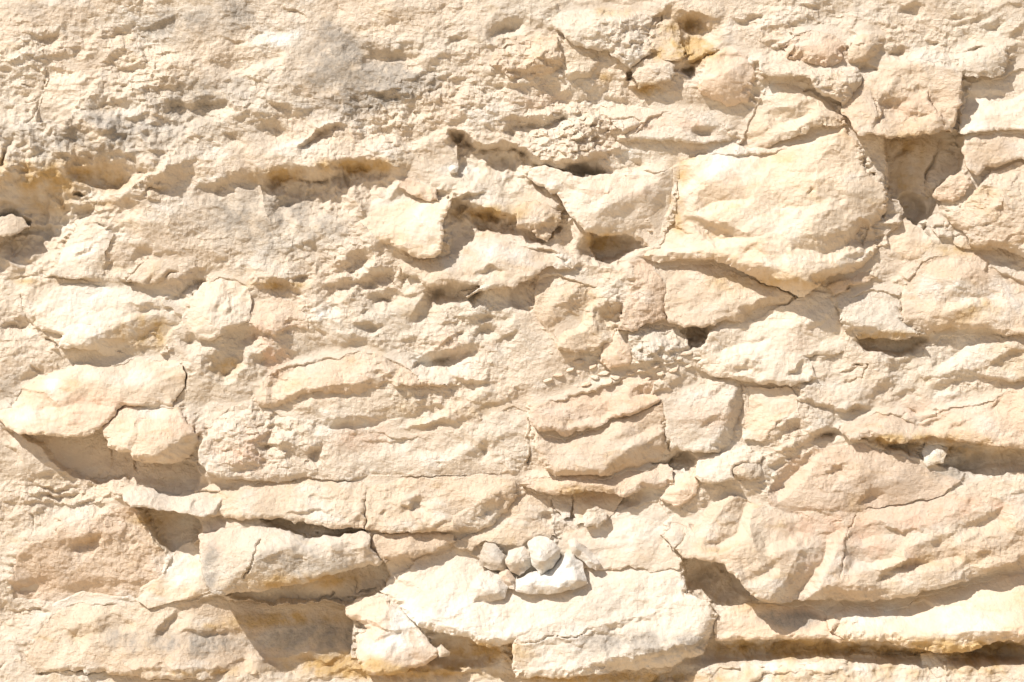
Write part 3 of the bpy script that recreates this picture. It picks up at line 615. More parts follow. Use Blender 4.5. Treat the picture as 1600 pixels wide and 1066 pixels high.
B('flat_rock', 'thin pinkish slab lying above the largest boulder, right of the small oval rock', 'rock slab',
  '982,218,16 1000,195,14 1010,180,10 1040,171,8 1080,169,8 1110,178,8 1132,196,10 1150,214,12 1120,222,22 1080,225,26 1045,222,26 1010,221,24', '1050,200,22 1090,205,22', r=6, sm=.7, edges=[E('1080,205 1095,196 1112,196',2,12,14,7,10)])
B('flat_rock', 'rough thick flake jutting out below the yellow stained hollow at the top', 'rock slab',
  '982,107,18 997,96,16 1025,88,16 1053,104,22 1057,118,28 1048,127,32 1020,134,34 997,137,32 982,121,24', '1020,112,30', r=7, sm=1.1)
B('rock_fragment', 'small yellowish flake resting on the rough thick flake', 'rock',
  '1026,84,18 1036,75,16 1055,76,18 1070,87,24 1063,98,30 1045,98,28 1030,94,22', '1050,87,30', r=7, sm=.9)
B('boulder', 'upright oval boulder between the yellow hollow and the crumbling ledge, upper right', 'boulder',
  '1111,87,12 1142,75,10 1166,90,14 1180,100,16 1178,126,18 1170,160,16 1138,166,18 1110,155,20 1094,146,22 1095,127,20 1104,100,16', '1135,115,32 1140,145,28 1120,135,30', r=12, sm=.5, mat=M_SMOOTH, edges=[E('1156,142 1166,136 1174,138',1,8,10,4,6)])
B('rock_fragment', 'small flat oval rock among rubble, at the left tip of the thin pinkish slab', 'rock',
  '955,186,10 966,179,10 985,180,12 1004,189,16 1000,201,24 978,205,26 962,198,20', '982,192,24', r=9, sm=.6)
B('boulder', 'rounded boulder with brown underside near the top right, left of the tilted oval one', 'boulder',
  '1225,68,18 1237,53,12 1270,50,12 1307,56,14 1320,73,20 1312,98,30 1293,104,34 1256,97,34 1230,88,28', '1265,68,36 1290,76,40 1245,76,34', r=20, sm=.7)
B('boulder', 'tilted oval boulder near the top right, its right side in shade', 'boulder',
  '1321,95,20 1324,73,20 1338,55,16 1366,51,14 1381,58,12 1374,82,18 1352,97,24 1332,101,24', '1345,72,40 1358,64,34', r=16, sm=.7, edges=[E('1330,90 1338,72 1350,58',2,10,8,5,10)])
B('ledge', 'crumbling rubble ledge below the two rounded boulders at the top right', 'ledge',
  '1186,100,24 1220,94,20 1262,106,20 1300,104,20 1340,110,18 1346,130,20 1332,150,24 1316,170,30 1300,157,34 1272,146,36 1262,128,38 1240,122,38 1188,121,36', '1290,130,38 1320,140,34 1230,110,32', r=8, sm=1.5)
B('flat_rock', 'sloping slab above the largest boulder, with a long tan lip underneath', 'rock slab',
  '1150,228,4 1165,200,4 1185,160,2 1200,134,2 1240,134,2 1275,150,4 1300,166,8 1318,180,14 1320,198,26 1285,196,36 1262,204,40 1228,218,38 1200,230,34 1172,238,18', '1240,185,28 1280,178,26 1210,190,18', r=15, sm=.6, edges=[])
B('block', 'broad overhanging block forming the roof of the dark square niche', 'rock block',
  '1313,158,14 1345,132,12 1375,105,14 1420,97,20 1470,100,26 1502,118,32 1500,150,36 1494,175,38 1484,206,42 1439,211,44 1386,218,46 1369,215,44 1335,214,38 1318,182,26', '1400,150,30 1440,160,36 1370,180,32 1460,190,42', r=6, sm=.8,
  edges=[E('1362,158 1380,148 1398,168',3,16,14,12,14), E('1350,205 1372,178 1362,158',2,12,10,5,12), E('1408,182 1425,173 1448,178',2,12,12,8,10), E('1418,138 1436,134 1446,142',2,12,10,5,10), E('1476,206 1460,176 1446,150',3,16,10,5,16)], cracks=[('1446,142 1462,175 1474,204',1.3,5),('1358,140 1362,165 1372,200',1.3,5)])
B('block', 'rounded block jutting above the pale slab at the right edge, near the top', 'rock block',
  '1500,120,30 1497,95,20 1512,79,14 1552,68,12 1574,76,16 1572,100,26 1562,115,36 1546,121,38 1520,122,36', '1530,98,36 1550,90,32', r=10, sm=1.0)
B('flat_rock', 'pale whitish slab in the upper right corner, right of the niche roof block', 'rock slab',
  '1496,205,20 1503,160,8 1520,128,4 1560,116,4 1620,100,6 1640,150,14 1640,204,22 1590,204,24 1530,208,26', '1550,165,16 1580,180,20', r=5, sm=.6, mat=M_SMOOTH)
B('block', 'cream block at the right edge, directly right of the dark square niche', 'rock block',
  '1498,240,26 1504,222,24 1530,211,20 1590,207,16 1640,206,16 1640,255,26 1590,250,28 1550,261,30 1522,276,32 1506,262,30', '1560,230,30', r=7, sm=.7)
B('block', 'big rough block with an overhanging lower lip at the right edge, under the cream block', 'rock block',
  '1480,338,24 1500,318,18 1524,296,16 1552,266,14 1592,254,14 1640,262,16 1640,414,46 1600,406,46 1572,397,44 1546,386,42 1518,383,40 1504,362,36 1486,347,32', '1560,320,36 1600,350,42 1530,345,38', r=12, sm=.9,
  edges=[E('1524,306 1540,292 1556,290',3,16,15,14,12), E('1548,330 1562,320 1575,335',2,14,12,6,12)])
B('rock_fragment', 'cluster rock of pale broken pieces on the right lip of the niche', 'rock',
  '1454,308,18 1468,290,14 1482,276,12 1500,268,12 1516,280,14 1506,302,20 1490,316,24 1470,315,24', '1488,295,24', r=6, sm=1.4)
B('rock_fragment', 'pale rounded rock wedged at the foot of the dark square niche', 'rock',
  '1382,368,4 1397,353,2 1417,338,0 1442,357,0 1457,374,2 1450,392,8 1434,405,10 1408,402,10 1388,389,8', '1420,378,16', r=7, sm=.6, mat=M_SMOOTH)
B('rock_fragment', 'small broken rock in the crevice right of the largest boulder, below the niche', 'rock',
  '1383,308,-2 1405,316,0 1413,330,2 1396,344,4 1384,340,2', '1396,328,10', r=6, sm=1.0)
B('rock_fragment', 'smallest rounded stone set on the pale rock at the foot of the niche', 'rock',
  '1386,348,8 1396,342,6 1408,346,8 1406,355,12 1392,356,12', '1397,349,16', r=5, sm=.6)
B('rock_fragment', 'small pale broken rock right of the rock at the foot of the niche', 'rock',
  '1454,352,10 1474,346,8 1493,360,10 1491,376,20 1468,371,18', '1475,360,20', r=6, sm=.9)
B('rock_fragment', 'brown shaded stone tucked under the overhanging lip at the right edge', 'rock',
  '1493,368,6 1506,363,4 1519,384,8 1514,388,10 1494,386,10', '1504,376,14', r=6, sm=.5)
B('block', 'wide pale domed block at the right edge, below the big rough overhanging block', 'rock block',
  '1414,440,12 1440,406,6 1498,392,4 1529,396,4 1549,414,6 1600,436,8 1640,446,10 1640,512,26 1600,524,26 1566,523,26 1538,516,28 1482,512,32 1456,519,36 1436,522,38 1424,513,38 1409,503,36 1407,480,28', '1480,450,34 1530,460,36 1500,490,40 1580,480,30 1450,490,42', r=12, sm=.7,
  edges=[E('1536,424 1545,416 1549,412',1,10,8,4,10), E('1440,500 1470,494 1520,490',3,24,8,12,16)])
B('block', 'yellow bottomed block under the left end of the wide pale domed block', 'rock block',
  '1307,482,18 1321,463,8 1358,452,6 1408,457,8 1409,485,20 1412,503,32 1430,514,36 1437,525,36 1411,530,36 1375,528,36 1342,531,34 1322,516,30 1308,499,26', '1360,485,32 1390,490,32 1340,500,34', r=16, sm=1.0, edges=[E('1312,500 1345,512 1372,514 1400,508',4,14,10,5,14)])
B('flat_rock', 'small narrow slab resting against the lower right rim of the largest boulder', 'rock slab',
  '1293,452,12 1329,433,10 1360,422,8 1366,434,12 1340,445,18 1307,461,20', '1330,440,20', r=5, sm=.5)
B('block', 'leaf shaped block under the bottom lip of the largest boulder, above the dark hole', 'rock block',
  '1022,417,4 1070,412,0 1110,410,0 1150,428,2 1200,448,6 1238,464,12 1212,482,20 1190,498,26 1165,503,30 1135,500,32 1104,509,34 1060,510,34 1040,500,28 1035,484,20 1042,457,12', '1080,460,24 1120,480,34 1160,480,32 1180,465,20', r=9, sm=.8,
  edges=[E('1130,488 1172,470 1200,465 1236,462',5,22,18,18,14)])
B('flat_rock', 'long pale slab sloping from under the largest boulder down to the rubble, centre right', 'rock slab',
  '1097,546,20 1104,522,18 1122,503,10 1180,500,6 1240,467,4 1262,455,4 1300,460,4 1307,490,8 1330,522,10 1318,545,10 1285,552,14 1262,562,16 1276,590,20 1234,604,26 1200,599,28 1166,596,30 1140,590,30 1115,590,26 1090,578,16 1096,560,16', '1180,530,26 1240,510,20 1160,570,32 1220,560,28 1120,540,26', r=10, sm=.7, mat=M_SMOOTH,
  edges=[E('1130,570 1165,566 1195,575',4,18,12,10,12), E('1225,585 1240,572 1252,560',3,16,12,6,14)])
B('flat_rock', 'upper of two stacked slabs, split by a diagonal crack, centre right', 'rock slab',
  '825,640,20 860,626,12 900,616,8 935,604,6 980,589,4 1026,595,8 1022,612,12 1034,626,12 1012,640,20 983,649,28 955,657,32 925,667,34 900,677,34 884,683,34 868,675,32 842,678,30 829,664,28', '880,650,30 930,635,26 980,625,22 860,660,32', r=8, sm=.8, edges=[E('942,642 955,652 975,648 1000,640',3,14,10,4,10), E('978,612 1000,598 1024,596',3,14,14,12,10), E('838,688 850,678 884,676',3,12,10,6,10)])
B('block', 'lower of two stacked slabs, thick with a shaded tan underside, centre right', 'rock block',
  '838,680,14 870,682,10 884,686,8 925,669,8 983,651,8 1012,642,10 1036,629,10 1038,670,20 1044,698,28 1032,722,36 990,733,40 956,739,40 920,743,38 868,746,36 850,728,30 838,700,22', '900,700,30 950,700,38 990,690,38 1020,670,26 880,725,38 960,718,44', r=14, sm=.9,
  edges=[E('862,728 900,730 945,728',3,16,8,12,12)])
B('block', 'squarish block with a shaded right side, right of the two stacked slabs', 'rock block',
  '1036,627,14 1053,613,8 1104,597,6 1146,588,6 1163,602,8 1166,633,8 1160,664,8 1155,686,14 1121,710,30 1100,706,34 1070,705,34 1048,701,30 1040,678,22', '1080,650,28 1120,660,34 1130,675,38 1144,620,30 1100,690,38 1138,645,34', r=8, sm=.8,
  edges=[E('1102,612 1120,600 1140,598',3,14,10,10,10), E('1085,665 1105,650 1130,640',2,16,8,5,12)])
B('flat_rock', 'thin projecting shelf directly beneath the lower of the two stacked slabs', 'rock slab',
  '814,760,14 825,749,12 862,746,8 941,744,4 997,733,2 1042,722,4 1053,738,10 1050,754,18 1025,764,26 1003,764,32 983,777,38 958,774,38 927,770,38 884,768,36 856,773,32 834,766,26', '880,756,28 940,758,34 1000,748,26', r=13, sm=.7)
B('rock_fragment', 'flat pinkish rock under the squarish block, its left end pointed', 'rock',
  '1079,746,24 1092,717,16 1124,708,10 1158,696,6 1194,711,8 1186,722,14 1150,724,24 1143,750,30 1120,755,32 1096,752,30', '1120,728,30', r=7, sm=.7, mat=M_SMOOTH)
B('rock_fragment', 'small square grey tan rock at the right end of the flat pinkish rock', 'rock',
  '1146,726,14 1188,721,10 1187,742,16 1171,752,22 1150,746,22', '1166,735,24', r=5, sm=.8, stain_grey=.15)
B('rock_fragment', 'pale angular rock wedged below the shelf and left of the flat pinkish rock', 'rock',
  '1032,782,18 1040,764,12 1059,743,6 1081,737,6 1091,756,12 1090,774,18 1062,792,24', '1062,765,24', r=6, sm=.7, mat=M_SMOOTH)
B('rock_fragment', 'small cube shaped rock at the left tip of the broad pinkish lower right slab', 'rock',
  '1036,838,16 1052,810,8 1070,822,10 1075,837,14 1051,859,24', '1054,834,26', r=5, sm=.6)
B('flat_rock', 'left half of the long slab over the black gap, lower left of centre', 'rock slab',
  '316,800,26 322,780,18 350,764,10 420,754,4 470,752,2 540,751,2 573,756,4 574,806,30 572,826,36 520,822,36 480,818,36 420,812,36 360,808,34 334,804,30', '400,785,26 480,790,28 540,800,34', r=10, sm=.8,
  edges=[E('440,812 452,798 500,796 530,795',3,20,10,6,14), E('545,815 560,803 574,800',2,12,12,14,8), E('468,780 490,772 540,774',2,12,5,4,10)])
B('flat_rock', 'right half of the long slab, rough and pitted along its lower edge, below centre', 'rock slab',
  '574,760,6 620,750,2 700,745,2 770,745,4 808,752,10 806,778,20 795,797,26 776,810,32 766,822,34 749,832,36 704,829,34 667,826,32 631,833,34 608,833,34 575,827,34', '640,790,26 700,790,26 760,790,30 690,810,34', r=10, sm=.9,
  edges=[E('630,798 642,776 655,766',4,22,20,16,14), E('700,806 730,796 750,780 800,764',5,24,16,16,14), E('590,800 600,796 608,800',1,8,8,4,6), E('670,820 685,812 700,808',2,14,10,6,8)])
B('flat_rock', 'thick overhanging slab with a grey mottled front, below the black gap at lower left', 'rock slab',
  '312,832,26 338,828,22 374,820,18 428,826,16 484,839,14 521,835,16 569,830,18 578,835,22 581,854,34 597,876,38 590,882,42 558,887,46 513,898,50 470,911,50 428,918,50 400,922,50 352,926,48 336,928,44 326,915,38 315,893,32 312,860,30',
  '400,860,44 460,855,46 520,850,44 570,852,42 360,880,42 440,895,50 520,880,48 380,905,48 345,850,34', r=9, sm=.7,
  edges=[E('340,925 400,914 470,902 540,886 590,872',3,18,10,12,20)], cracks=[('410,838 408,858 400,872 388,895 386,906',1.5,8)])
B('flat_rock', 'flat pink slab at the far left whose lower edge casts the wide brown shadow', 'rock slab',
  '-30,640,20 5,656,26 17,668,32 37,674,38 79,679,42 124,684,44 141,680,44 159,671,40 175,653,34 191,636,28 242,636,22 270,635,18 276,621,14 290,607,12 291,580,8 286,569,6 253,560,4 197,565,4 141,567,4 84,579,4 66,590,4 31,605,6 20,633,14 -5,640,18',
  '100,620,24 60,640,26 120,650,34 200,600,16 150,600,16 240,610,18', r=7, sm=.45, mat=M_SMOOTH)
B('boulder', 'rounded pinkish boulder with tan underside, below the right end of the flat pink slab', 'boulder',
  '161,670,32 180,648,28 194,637,22 239,638,16 281,634,12 286,648,16 311,678,22 310,696,26 296,714,36 270,722,44 225,721,46 191,708,44 174,696,42 169,686,38 164,677,34', '220,670,44 250,670,42 240,700,52 270,690,46 200,690,46 290,680,34', r=13, sm=.5, mat=M_SMOOTH,
  edges=[])
B('flat_rock', 'pale pointed ledge slab below the rounded pinkish boulder, over a triangular shadow', 'rock slab',
  '192,772,18 208,764,12 228,762,6 267,772,2 300,768,2 340,764,4 352,770,8 342,800,28 321,804,32 281,800,34 239,795,34 208,790,30 194,780,24', '240,780,26 300,786,26 220,772,22', r=7, sm=.6, edges=[E('298,792 305,783 318,782',2,12,10,6,10), E('338,802 346,785 350,770',2,10,8,5,8)])
B('flat_rock', 'large rough grainy slab at lower left, beside the smooth bright wedge', 'rock slab',
  '13,905,14 20,880,16 51,846,20 82,838,22 104,819,24 158,803,24 194,794,12 210,792,4 222,817,2 240,840,0 262,873,0 251,896,2 231,921,-2 214,936,-4 169,935,-2 132,930,0 84,950,0 59,944,2 17,938,6', '120,870,20 180,860,16 100,910,12 180,905,8', r=5, sm=.85, edges=[E('104,850 125,845 150,828 160,820',4,18,14,10,14)])
B('rock_fragment', 'smooth bright triangular wedge between the rough grainy slab and the thick overhanging slab', 'rock',
  '214,938,6 251,898,2 265,872,-2 283,852,-16 312,843,-18 315,880,-12 322,905,0 334,924,6 300,932,8 260,943,8 231,950,8', '270,910,3 295,890,-6', r=3, rt=2, sm=.2, mat=M_SMOOTH, wob=.5)
B('flat_rock', 'long banded slab at bottom left, half in shadow of the thick overhanging slab', 'rock slab',
  '58,994,8 82,958,4 118,942,0 214,940,0 231,951,2 300,935,0 336,928,-16 400,940,-36 450,944,-42 500,940,-44 548,946,-42 555,975,-42 552,1032,-42 530,1046,-38 442,1064,-34 400,1054,24 310,1058,24 239,1060,24 197,1055,22 169,1048,20 110,1050,16 62,1050,10 40,1030,8', '150,980,18 250,980,14 320,990,10 380,1000,-10 420,1000,-22 480,1000,-28 200,1020,22 320,1035,16 380,1035,-14 420,1035,-30 480,1030,-42', r=11, sm=.7,
  edges=[E('240,994 262,972 272,955',3,18,12,10,14), E('250,1000 300,984 340,982 370,988',3,20,9,9,14), E('180,1036 240,1038 300,1040 400,1036 500,1030 548,1020',4,20,9,10,16)])
B('rock_fragment', 'small bright rock plugged under the right end of the thick overhanging slab', 'rock',
  '583,836,20 625,835,14 667,828,10 708,838,10 712,848,16 681,861,26 639,870,32 602,877,34 588,866,30 581,852,26', '640,850,28', r=10, sm=.7)
B('boulder', 'big whitish slab at bottom centre carrying the pile of loose pale stones', 'boulder',
  '594,928,12 608,905,8 640,886,4 656,870,2 700,864,2 720,856,0 760,878,4 850,890,8 930,890,8 1000,888,8 1050,888,10 1064,896,12 1073,926,14 1104,934,14 1121,958,16 1115,972,20 1113,1000,32 1096,1019,42 1053,1038,50 1025,1042,52 941,1048,54 856,1057,54 804,1052,52 800,1006,46 752,1003,44 732,995,42 710,989,40 681,985,38 653,975,36 638,961,28 620,945,18',
  '700,930,22 780,960,34 850,960,34 950,950,30 1040,960,34 1090,975,36 900,1010,50 1000,1010,52 750,985,40 850,1030,56 1080,1000,46', r=17, sm=.5, mat=M_SMOOTH, stainw=.06,
  edges=[E('804,1000 850,990 900,992 945,972 1000,958 1060,952',5,30,10,10,30), E('900,1032 960,1026 1040,1014 1090,1000 1112,975',4,20,14,10,20), E('1090,1010 1098,980 1106,962',3,16,14,10,14)], cracks=[('800,998 830,1000 860,992 900,990 930,975',1.4,6)])
B('boulder', 'white rounded boulder at bottom centre left, below the sharp end of the whitish slab', 'boulder',
  '538,948,16 556,937,14 594,932,14 634,958,16 645,970,18 666,992,22 684,1011,26 687,1026,30 653,1043,38 611,1053,40 570,1046,36 558,1028,30 556,992,24 575,985,26 558,970,22 543,963,20', '600,960,28 600,1000,38 640,1010,38 580,1020,36', r=12, sm=.6, mat=M_SMOOTH, stainw=.06, edges=[E('545,968 575,972 605,984 640,988',4,16,10,4,18), E('690,1020 660,1005 630,1000 622,1030',1,20,7,8,14)])
B('flat_rock', 'broad finely cracked pinkish slab at lower right with a big overhanging left corner', 'rock slab',
  '1053,856,30 1076,830,18 1090,815,12 1110,790,8 1140,772,6 1180,785,8 1240,800,6 1290,788,4 1340,800,4 1420,790,4 1500,764,2 1560,742,2 1640,730,2 1640,850,20 1590,870,26 1557,890,32 1500,906,32 1440,925,34 1408,933,36 1346,937,42 1300,934,48 1253,933,54 1200,939,58 1186,937,58 1166,921,56 1142,895,52 1130,880,48 1095,873,44 1062,868,38',
  '1120,840,36 1180,870,46 1240,880,44 1220,920,56 1300,870,34 1400,860,26 1480,840,20 1560,820,18 1350,910,38 1180,820,28 1450,890,30', r=8, sm=.7,
  edges=[E('1344,818 1375,814 1405,826 1445,822',3,18,9,6,14),
         E('1376,892 1400,880 1420,872 1436,870',4,18,18,5,10), E('1366,906 1380,896 1396,895',2,14,12,6,8), E('1470,900 1510,890 1552,884',3,20,14,14,12), E('1480,880 1520,866 1560,850',3,20,12,14,14), E('1238,926 1270,918 1320,916 1370,922',5,24,16,14,12), E('1312,880 1318,850 1330,830',2,20,8,5,20)],
  cracks=[('1338,800 1322,840 1312,890 1308,910',1.1,3),('1240,800 1290,820 1320,812',1.0,3),('1140,893 1150,880 1142,878',1.3,5)])
B('flat_rock', 'long low slab at bottom right with an ochre stained underside over a dark hollow', 'rock slab',
  '1291,962,14 1321,947,6 1352,946,2 1397,951,2 1420,946,2 1436,934,2 1500,914,0 1556,906,0 1600,894,0 1640,886,2 1640,990,46 1610,993,46 1552,1004,48 1500,1014,48 1470,1018,48 1440,1012,48 1380,1002,46 1330,1000,42 1293,986,32', '1350,970,26 1450,960,24 1550,950,24 1400,985,42 1500,985,44 1600,975,40', r=22, sm=.5, mat=M_SMOOTH,
  edges=[E('1350,990 1410,986 1460,986 1510,984 1560,986 1640,974',5,30,12,18,20), E('1366,975 1400,958 1440,944 1500,936',2,20,6,5,18), E('1293,975 1312,962 1330,970',2,14,10,6,14)])
B('flat_rock', 'short slab with a grey band, between the whitish slab and the long low slab', 'rock slab',
  '1115,972,18 1123,958,12 1148,942,6 1200,946,2 1260,942,2 1292,952,6 1296,985,30 1332,1000,38 1256,997,40 1200,999,40 1160,1001,38 1116,1001,34', '1180,975,26 1240,970,24', r=9, sm=.5, mat=M_SMOOTH)
B('flat_rock', 'rugged slab at the right edge above a long dark overhang, mid height', 'rock slab',
  '1312,668,10 1332,656,6 1370,642,6 1408,650,10 1432,664,14 1470,641,10 1510,632,8 1540,624,6 1570,612,4 1640,594,4 1640,706,44 1566,696,46 1510,689,46 1467,683,42 1425,687,40 1403,690,38 1360,684,32 1326,687,20', '1500,660,32 1380,664,28 1560,660,34 1440,676,34', r=10, sm=.8,
  edges=[E('1538,642 1552,622 1566,612',2,14,10,6,12), E('1425,660 1450,662 1470,650',3,14,10,6,10), E('1474,668 1500,662 1512,652',2,14,6,4,10)])
B('rock_fragment', 'white angular chunk half in shadow just under the long dark overhang at right', 'rock',
  '1442,708,4 1448,693,0 1484,700,2 1478,723,10 1453,729,12', '1462,710,16', r=5, sm=1.0, stainw=.15)
B('rock_fragment', 'yellow edged wedge of rock jutting over the deep shadow at the far left', 'rock',
  '-30,345,14 0,342,14 20,335,10 34,336,8 46,354,14 30,364,20 0,374,24 -30,378,24', '15,355,20', r=4, sm=.7)
B('flat_rock', 'whitish slab with a yellow brown shaded lower right face, at mid left', 'rock slab',
  '58,480,8 92,448,4 160,448,2 240,462,2 284,490,6 287,508,8 262,526,12 247,556,20 197,563,26 163,559,28 155,551,32 121,543,36 93,547,34 99,526,30 57,513,14', '152,525,40 205,500,36 110,500,22 160,470,16 240,490,22 210,535,30', r=8, sm=.5, mat=M_SMOOTH,
  edges=[E('200,476 225,470 262,478',3,16,9,8,10)])
B('rock_fragment', 'small flat topped rock above the whitish slab, mid left', 'rock',
  '200,440,18 210,426,12 225,409,6 253,406,6 277,415,8 279,426,14 262,438,20 248,442,24 225,446,24', '240,425,22', r=7, sm=.6, edges=[E('246,440 262,424 277,418',2,12,10,10,8), E('224,442 236,432 244,430',1,10,8,5,6)])
B('block', 'smooth lobe of rock curving down beside the arched hollow, left of centre', 'rock block',
  '560,350,2 590,325,2 628,312,2 660,312,4 690,312,8 711,308,16 702,322,28 693,344,34 692,385,40 679,403,44 646,403,42 617,384,30 585,372,12', '650,350,26 670,375,38 640,380,32 600,350,6', r=10, sm=.6, mat=M_SMOOTH, edges=[])
B('rock_fragment', 'small elongated brown rock in the crevice under the long undercut ledge', 'rock',
  '620,284,4 634,277,2 655,284,4 682,299,10 685,314,18 670,317,20 650,310,16 636,302,12 622,295,8', '655,298,20', r=7, sm=.6)
B('boulder', 'pitted rounded boulder near the top, left of the two rough top blocks', 'boulder',
  '780,64,6 830,51,6 868,57,8 880,85,14 882,114,20 862,126,26 828,131,28 800,122,24 768,100,14', '830,90,28 855,85,26 850,110,32', r=12, sm=1.4, edges=[E('800,104 830,102 858,98',3,18,14,9,12)])
B('block', 'rough block with a ragged base between the pitted boulder and the yellow hollow', 'rock block',
  '884,62,8 905,60,6 932,80,8 936,100,12 924,125,22 896,136,26 882,120,20', '910,100,22', r=9, sm=1.0, edges=[E('884,120 905,118 925,114',3,14,16,12,10)])
B('block', 'wide rough block along the top edge, left of the yellow stained hollow', 'rock block',
  '862,30,6 873,18,4 900,14,4 940,16,4 972,18,4 996,14,4 1020,26,8 1012,50,14 1024,80,22 1004,92,26 980,107,28 968,97,28 952,83,30 932,80,28 906,73,26 884,62,24 862,44,16', '930,50,26 970,55,30 990,75,30', r=7, sm=1.3)
B('rock_fragment', 'left shaded stone in the row recessed beneath the thin projecting shelf', 'rock',
  '864,772,-8 888,768,-8 894,790,-4 892,808,4 880,812,6 868,800,0', '880,790,4', r=4, sm=.5)
B('rock_fragment', 'large shaded stone in the row recessed beneath the thin projecting shelf', 'rock',
  '896,770,-10 930,772,-10 978,778,-10 960,806,0 945,818,6 905,820,4 896,800,-2', '930,795,4', r=5, sm=.4, mat=M_SMOOTH)
B('rock_fragment', 'jagged chunk with a sunlit face in front of the large shaded recessed stone', 'rock',
  '910,806,12 928,790,8 945,802,12 947,815,16 935,828,20 912,822,18', '928,810,20', r=5, sm=.9)
B('rock_fragment', 'rounded pale stone standing at the left edge of the rubble, under the leaf shaped block', 'rock',
  '940,562,16 947,538,12 963,521,8 982,535,8 987,554,12 983,573,20 954,578,22', '965,552,22', r=8, sm=.4, mat=M_SMOOTH)
B('rock_fragment', 'crumbly grey brown rock between the rounded pale stone and the dark hole', 'rock',
  '984,518,8 1010,508,4 1036,503,2 1060,511,0 1078,530,-6 1082,552,2 1040,566,16 1000,562,18 986,546,14', '1020,535,18 1050,540,10', r=7, sm=1.4)
B('ledge', 'flat white shelf of rock at the very bottom, right of centre', 'ledge',
  '1104,1080,30 1108,1058,26 1126,1038,18 1200,1034,16 1260,1032,14 1301,1026,12 1324,1037,16 1314,1047,26 1276,1050,32 1240,1046,32 1190,1052,34 1160,1080,36', '1150,1055,32 1220,1042,28', r=6, sm=.5, mat=M_SMOOTH, base=12)
B('rock_fragment', 'whitish rough chunk on the bottom edge, right of the flat white shelf', 'rock',
  '1434,1024,10 1452,1018,8 1470,1034,14 1481,1056,24 1460,1062,28 1445,1050,22', '1456,1040,18', r=8, sm=1.0, stainw=.15, base=2)
# ---- broader masses of the middle and the edges
B('block', 'low mass of rock with a long ragged lip over a shallow hollow, left of centre', 'rock block',
  '396,612,8 430,575,4 500,560,2 560,545,2 620,562,4 655,586,10 700,600,20 650,603,32 610,600,34 590,610,36 560,618,36 530,617,34 495,610,32 460,625,26 430,640,20 402,632,14', '480,590,22 560,590,26 620,580,20', r=12, sm=1.0, mat=M_FACE, edges=[E('560,590 590,574 625,572 650,586',3,16,12,10,12)])
B('block', 'wide grainy mass between the rounded pinkish boulder and the two stacked slabs', 'rock block',
  '311,705,26 328,668,14 345,645,8 395,625,2 440,648,4 520,668,4 600,676,2 660,684,2 740,664,0 800,628,2 824,642,4 826,700,4 820,738,2 740,743,0 600,746,0 470,750,4 430,756,10 380,752,18 330,742,26 312,722,30', '360,680,26 400,720,26 500,700,10 600,710,8 700,700,8 780,680,8 340,720,30', r=7, sm=1.1, mat=M_FACE,
  edges=[E('475,718 488,702 502,698',3,18,15,12,12),E('672,716 690,708 704,712',2,12,10,6,8),E('738,716 750,700 764,694',3,16,12,8,10),E('360,720 390,716 410,706',4,26,14,12,14),E('380,700 405,690 440,688',3,20,12,10,14),E('400,660 440,655 460,668',3,20,12,8,14),E('560,690 600,686 640,692',2,16,8,6,12)])
B('block', 'shelf of rock between the smooth lobe and the tan faceted boulder', 'rock block',
  '622,408,6 690,402,2 735,384,0 800,376,2 862,388,6 892,418,24 855,420,34 830,436,36 800,447,36 755,456,34 728,466,28 752,446,30 710,445,32 672,446,30 650,438,20 626,428,14', '700,425,22 780,415,22 840,405,22', r=9, sm=.7, edges=[E('745,424 765,415 790,418',2,16,9,8,12)])
B('block', 'ridged block with its right face in shade, above the rounded pale stone by the rubble', 'rock block',
  '852,514,16 832,480,8 840,432,4 872,424,2 915,440,6 945,452,8 968,468,8 986,500,8 962,528,16 925,548,24 900,553,26 870,546,24', '880,455,22 905,452,22 868,495,26 900,500,18 930,520,18', r=7, sm=1.0, edges=[E('934,478 950,479 975,470 984,458',4,18,20,20,16)])
B('rock_fragment', 'lumpy rock under the narrow left end of the largest boulder', 'rock',
  '985,408,6 1010,406,4 1024,419,8 1040,455,12 1035,484,16 1037,498,20 1000,510,26 985,518,26 964,516,22 975,470,12 990,440,10', '1005,450,24 1010,485,26', r=8, sm=1.0, edges=[E('943,452 965,451 990,446 1000,434',4,18,14,8,12)])
B('flat_rock', 'smooth upright slab beside the thin vertical crack, upper left', 'rock slab',
  '72,112,6 78,98,6 94,97,6 112,106,8 138,116,10 155,95,8 158,124,14 143,140,16 124,168,14 120,190,8 90,196,4 57,197,8 57,170,10 70,132,12', '100,130,16 110,160,14', r=4, rt=2, sm=.6, mat=M_SMOOTH, edges=[E('74,118 85,103 105,104 116,112',2,10,12,8,8)])
B('block', 'angular pale block with a tan split below it, left of the ochre lined scoop', 'rock block',
  '292,508,10 298,466,4 318,442,0 345,430,0 386,436,2 396,470,6 390,503,14 366,516,22 338,530,26 314,528,20', '330,480,20 360,490,22', r=9, sm=.6, mat=M_SMOOTH, edges=[E('350,496 356,470 352,452',2,14,8,6,10)])
B('block', 'pale block with a pointed right end under the ochre lined scoop', 'rock block',
  '390,480,2 420,464,-2 455,472,-2 479,490,2 478,512,12 452,512,18 430,526,22 404,516,20 390,504,14', '430,495,18', r=8, sm=.7, edges=[E('440,508 456,500 470,500',2,10,9,6,8)])
B('flat_rock', 'flaky slabs below the great ochre undercut, upper left', 'rock slab',
  '84,432,10 100,388,4 120,354,0 150,352,0 178,362,2 168,392,8 160,432,14 120,438,14', '125,395,12', r=5, rt=2, sm=.6, mat=M_SMOOTH, edges=[E('118,404 130,390 146,378',2,14,8,4,10)])
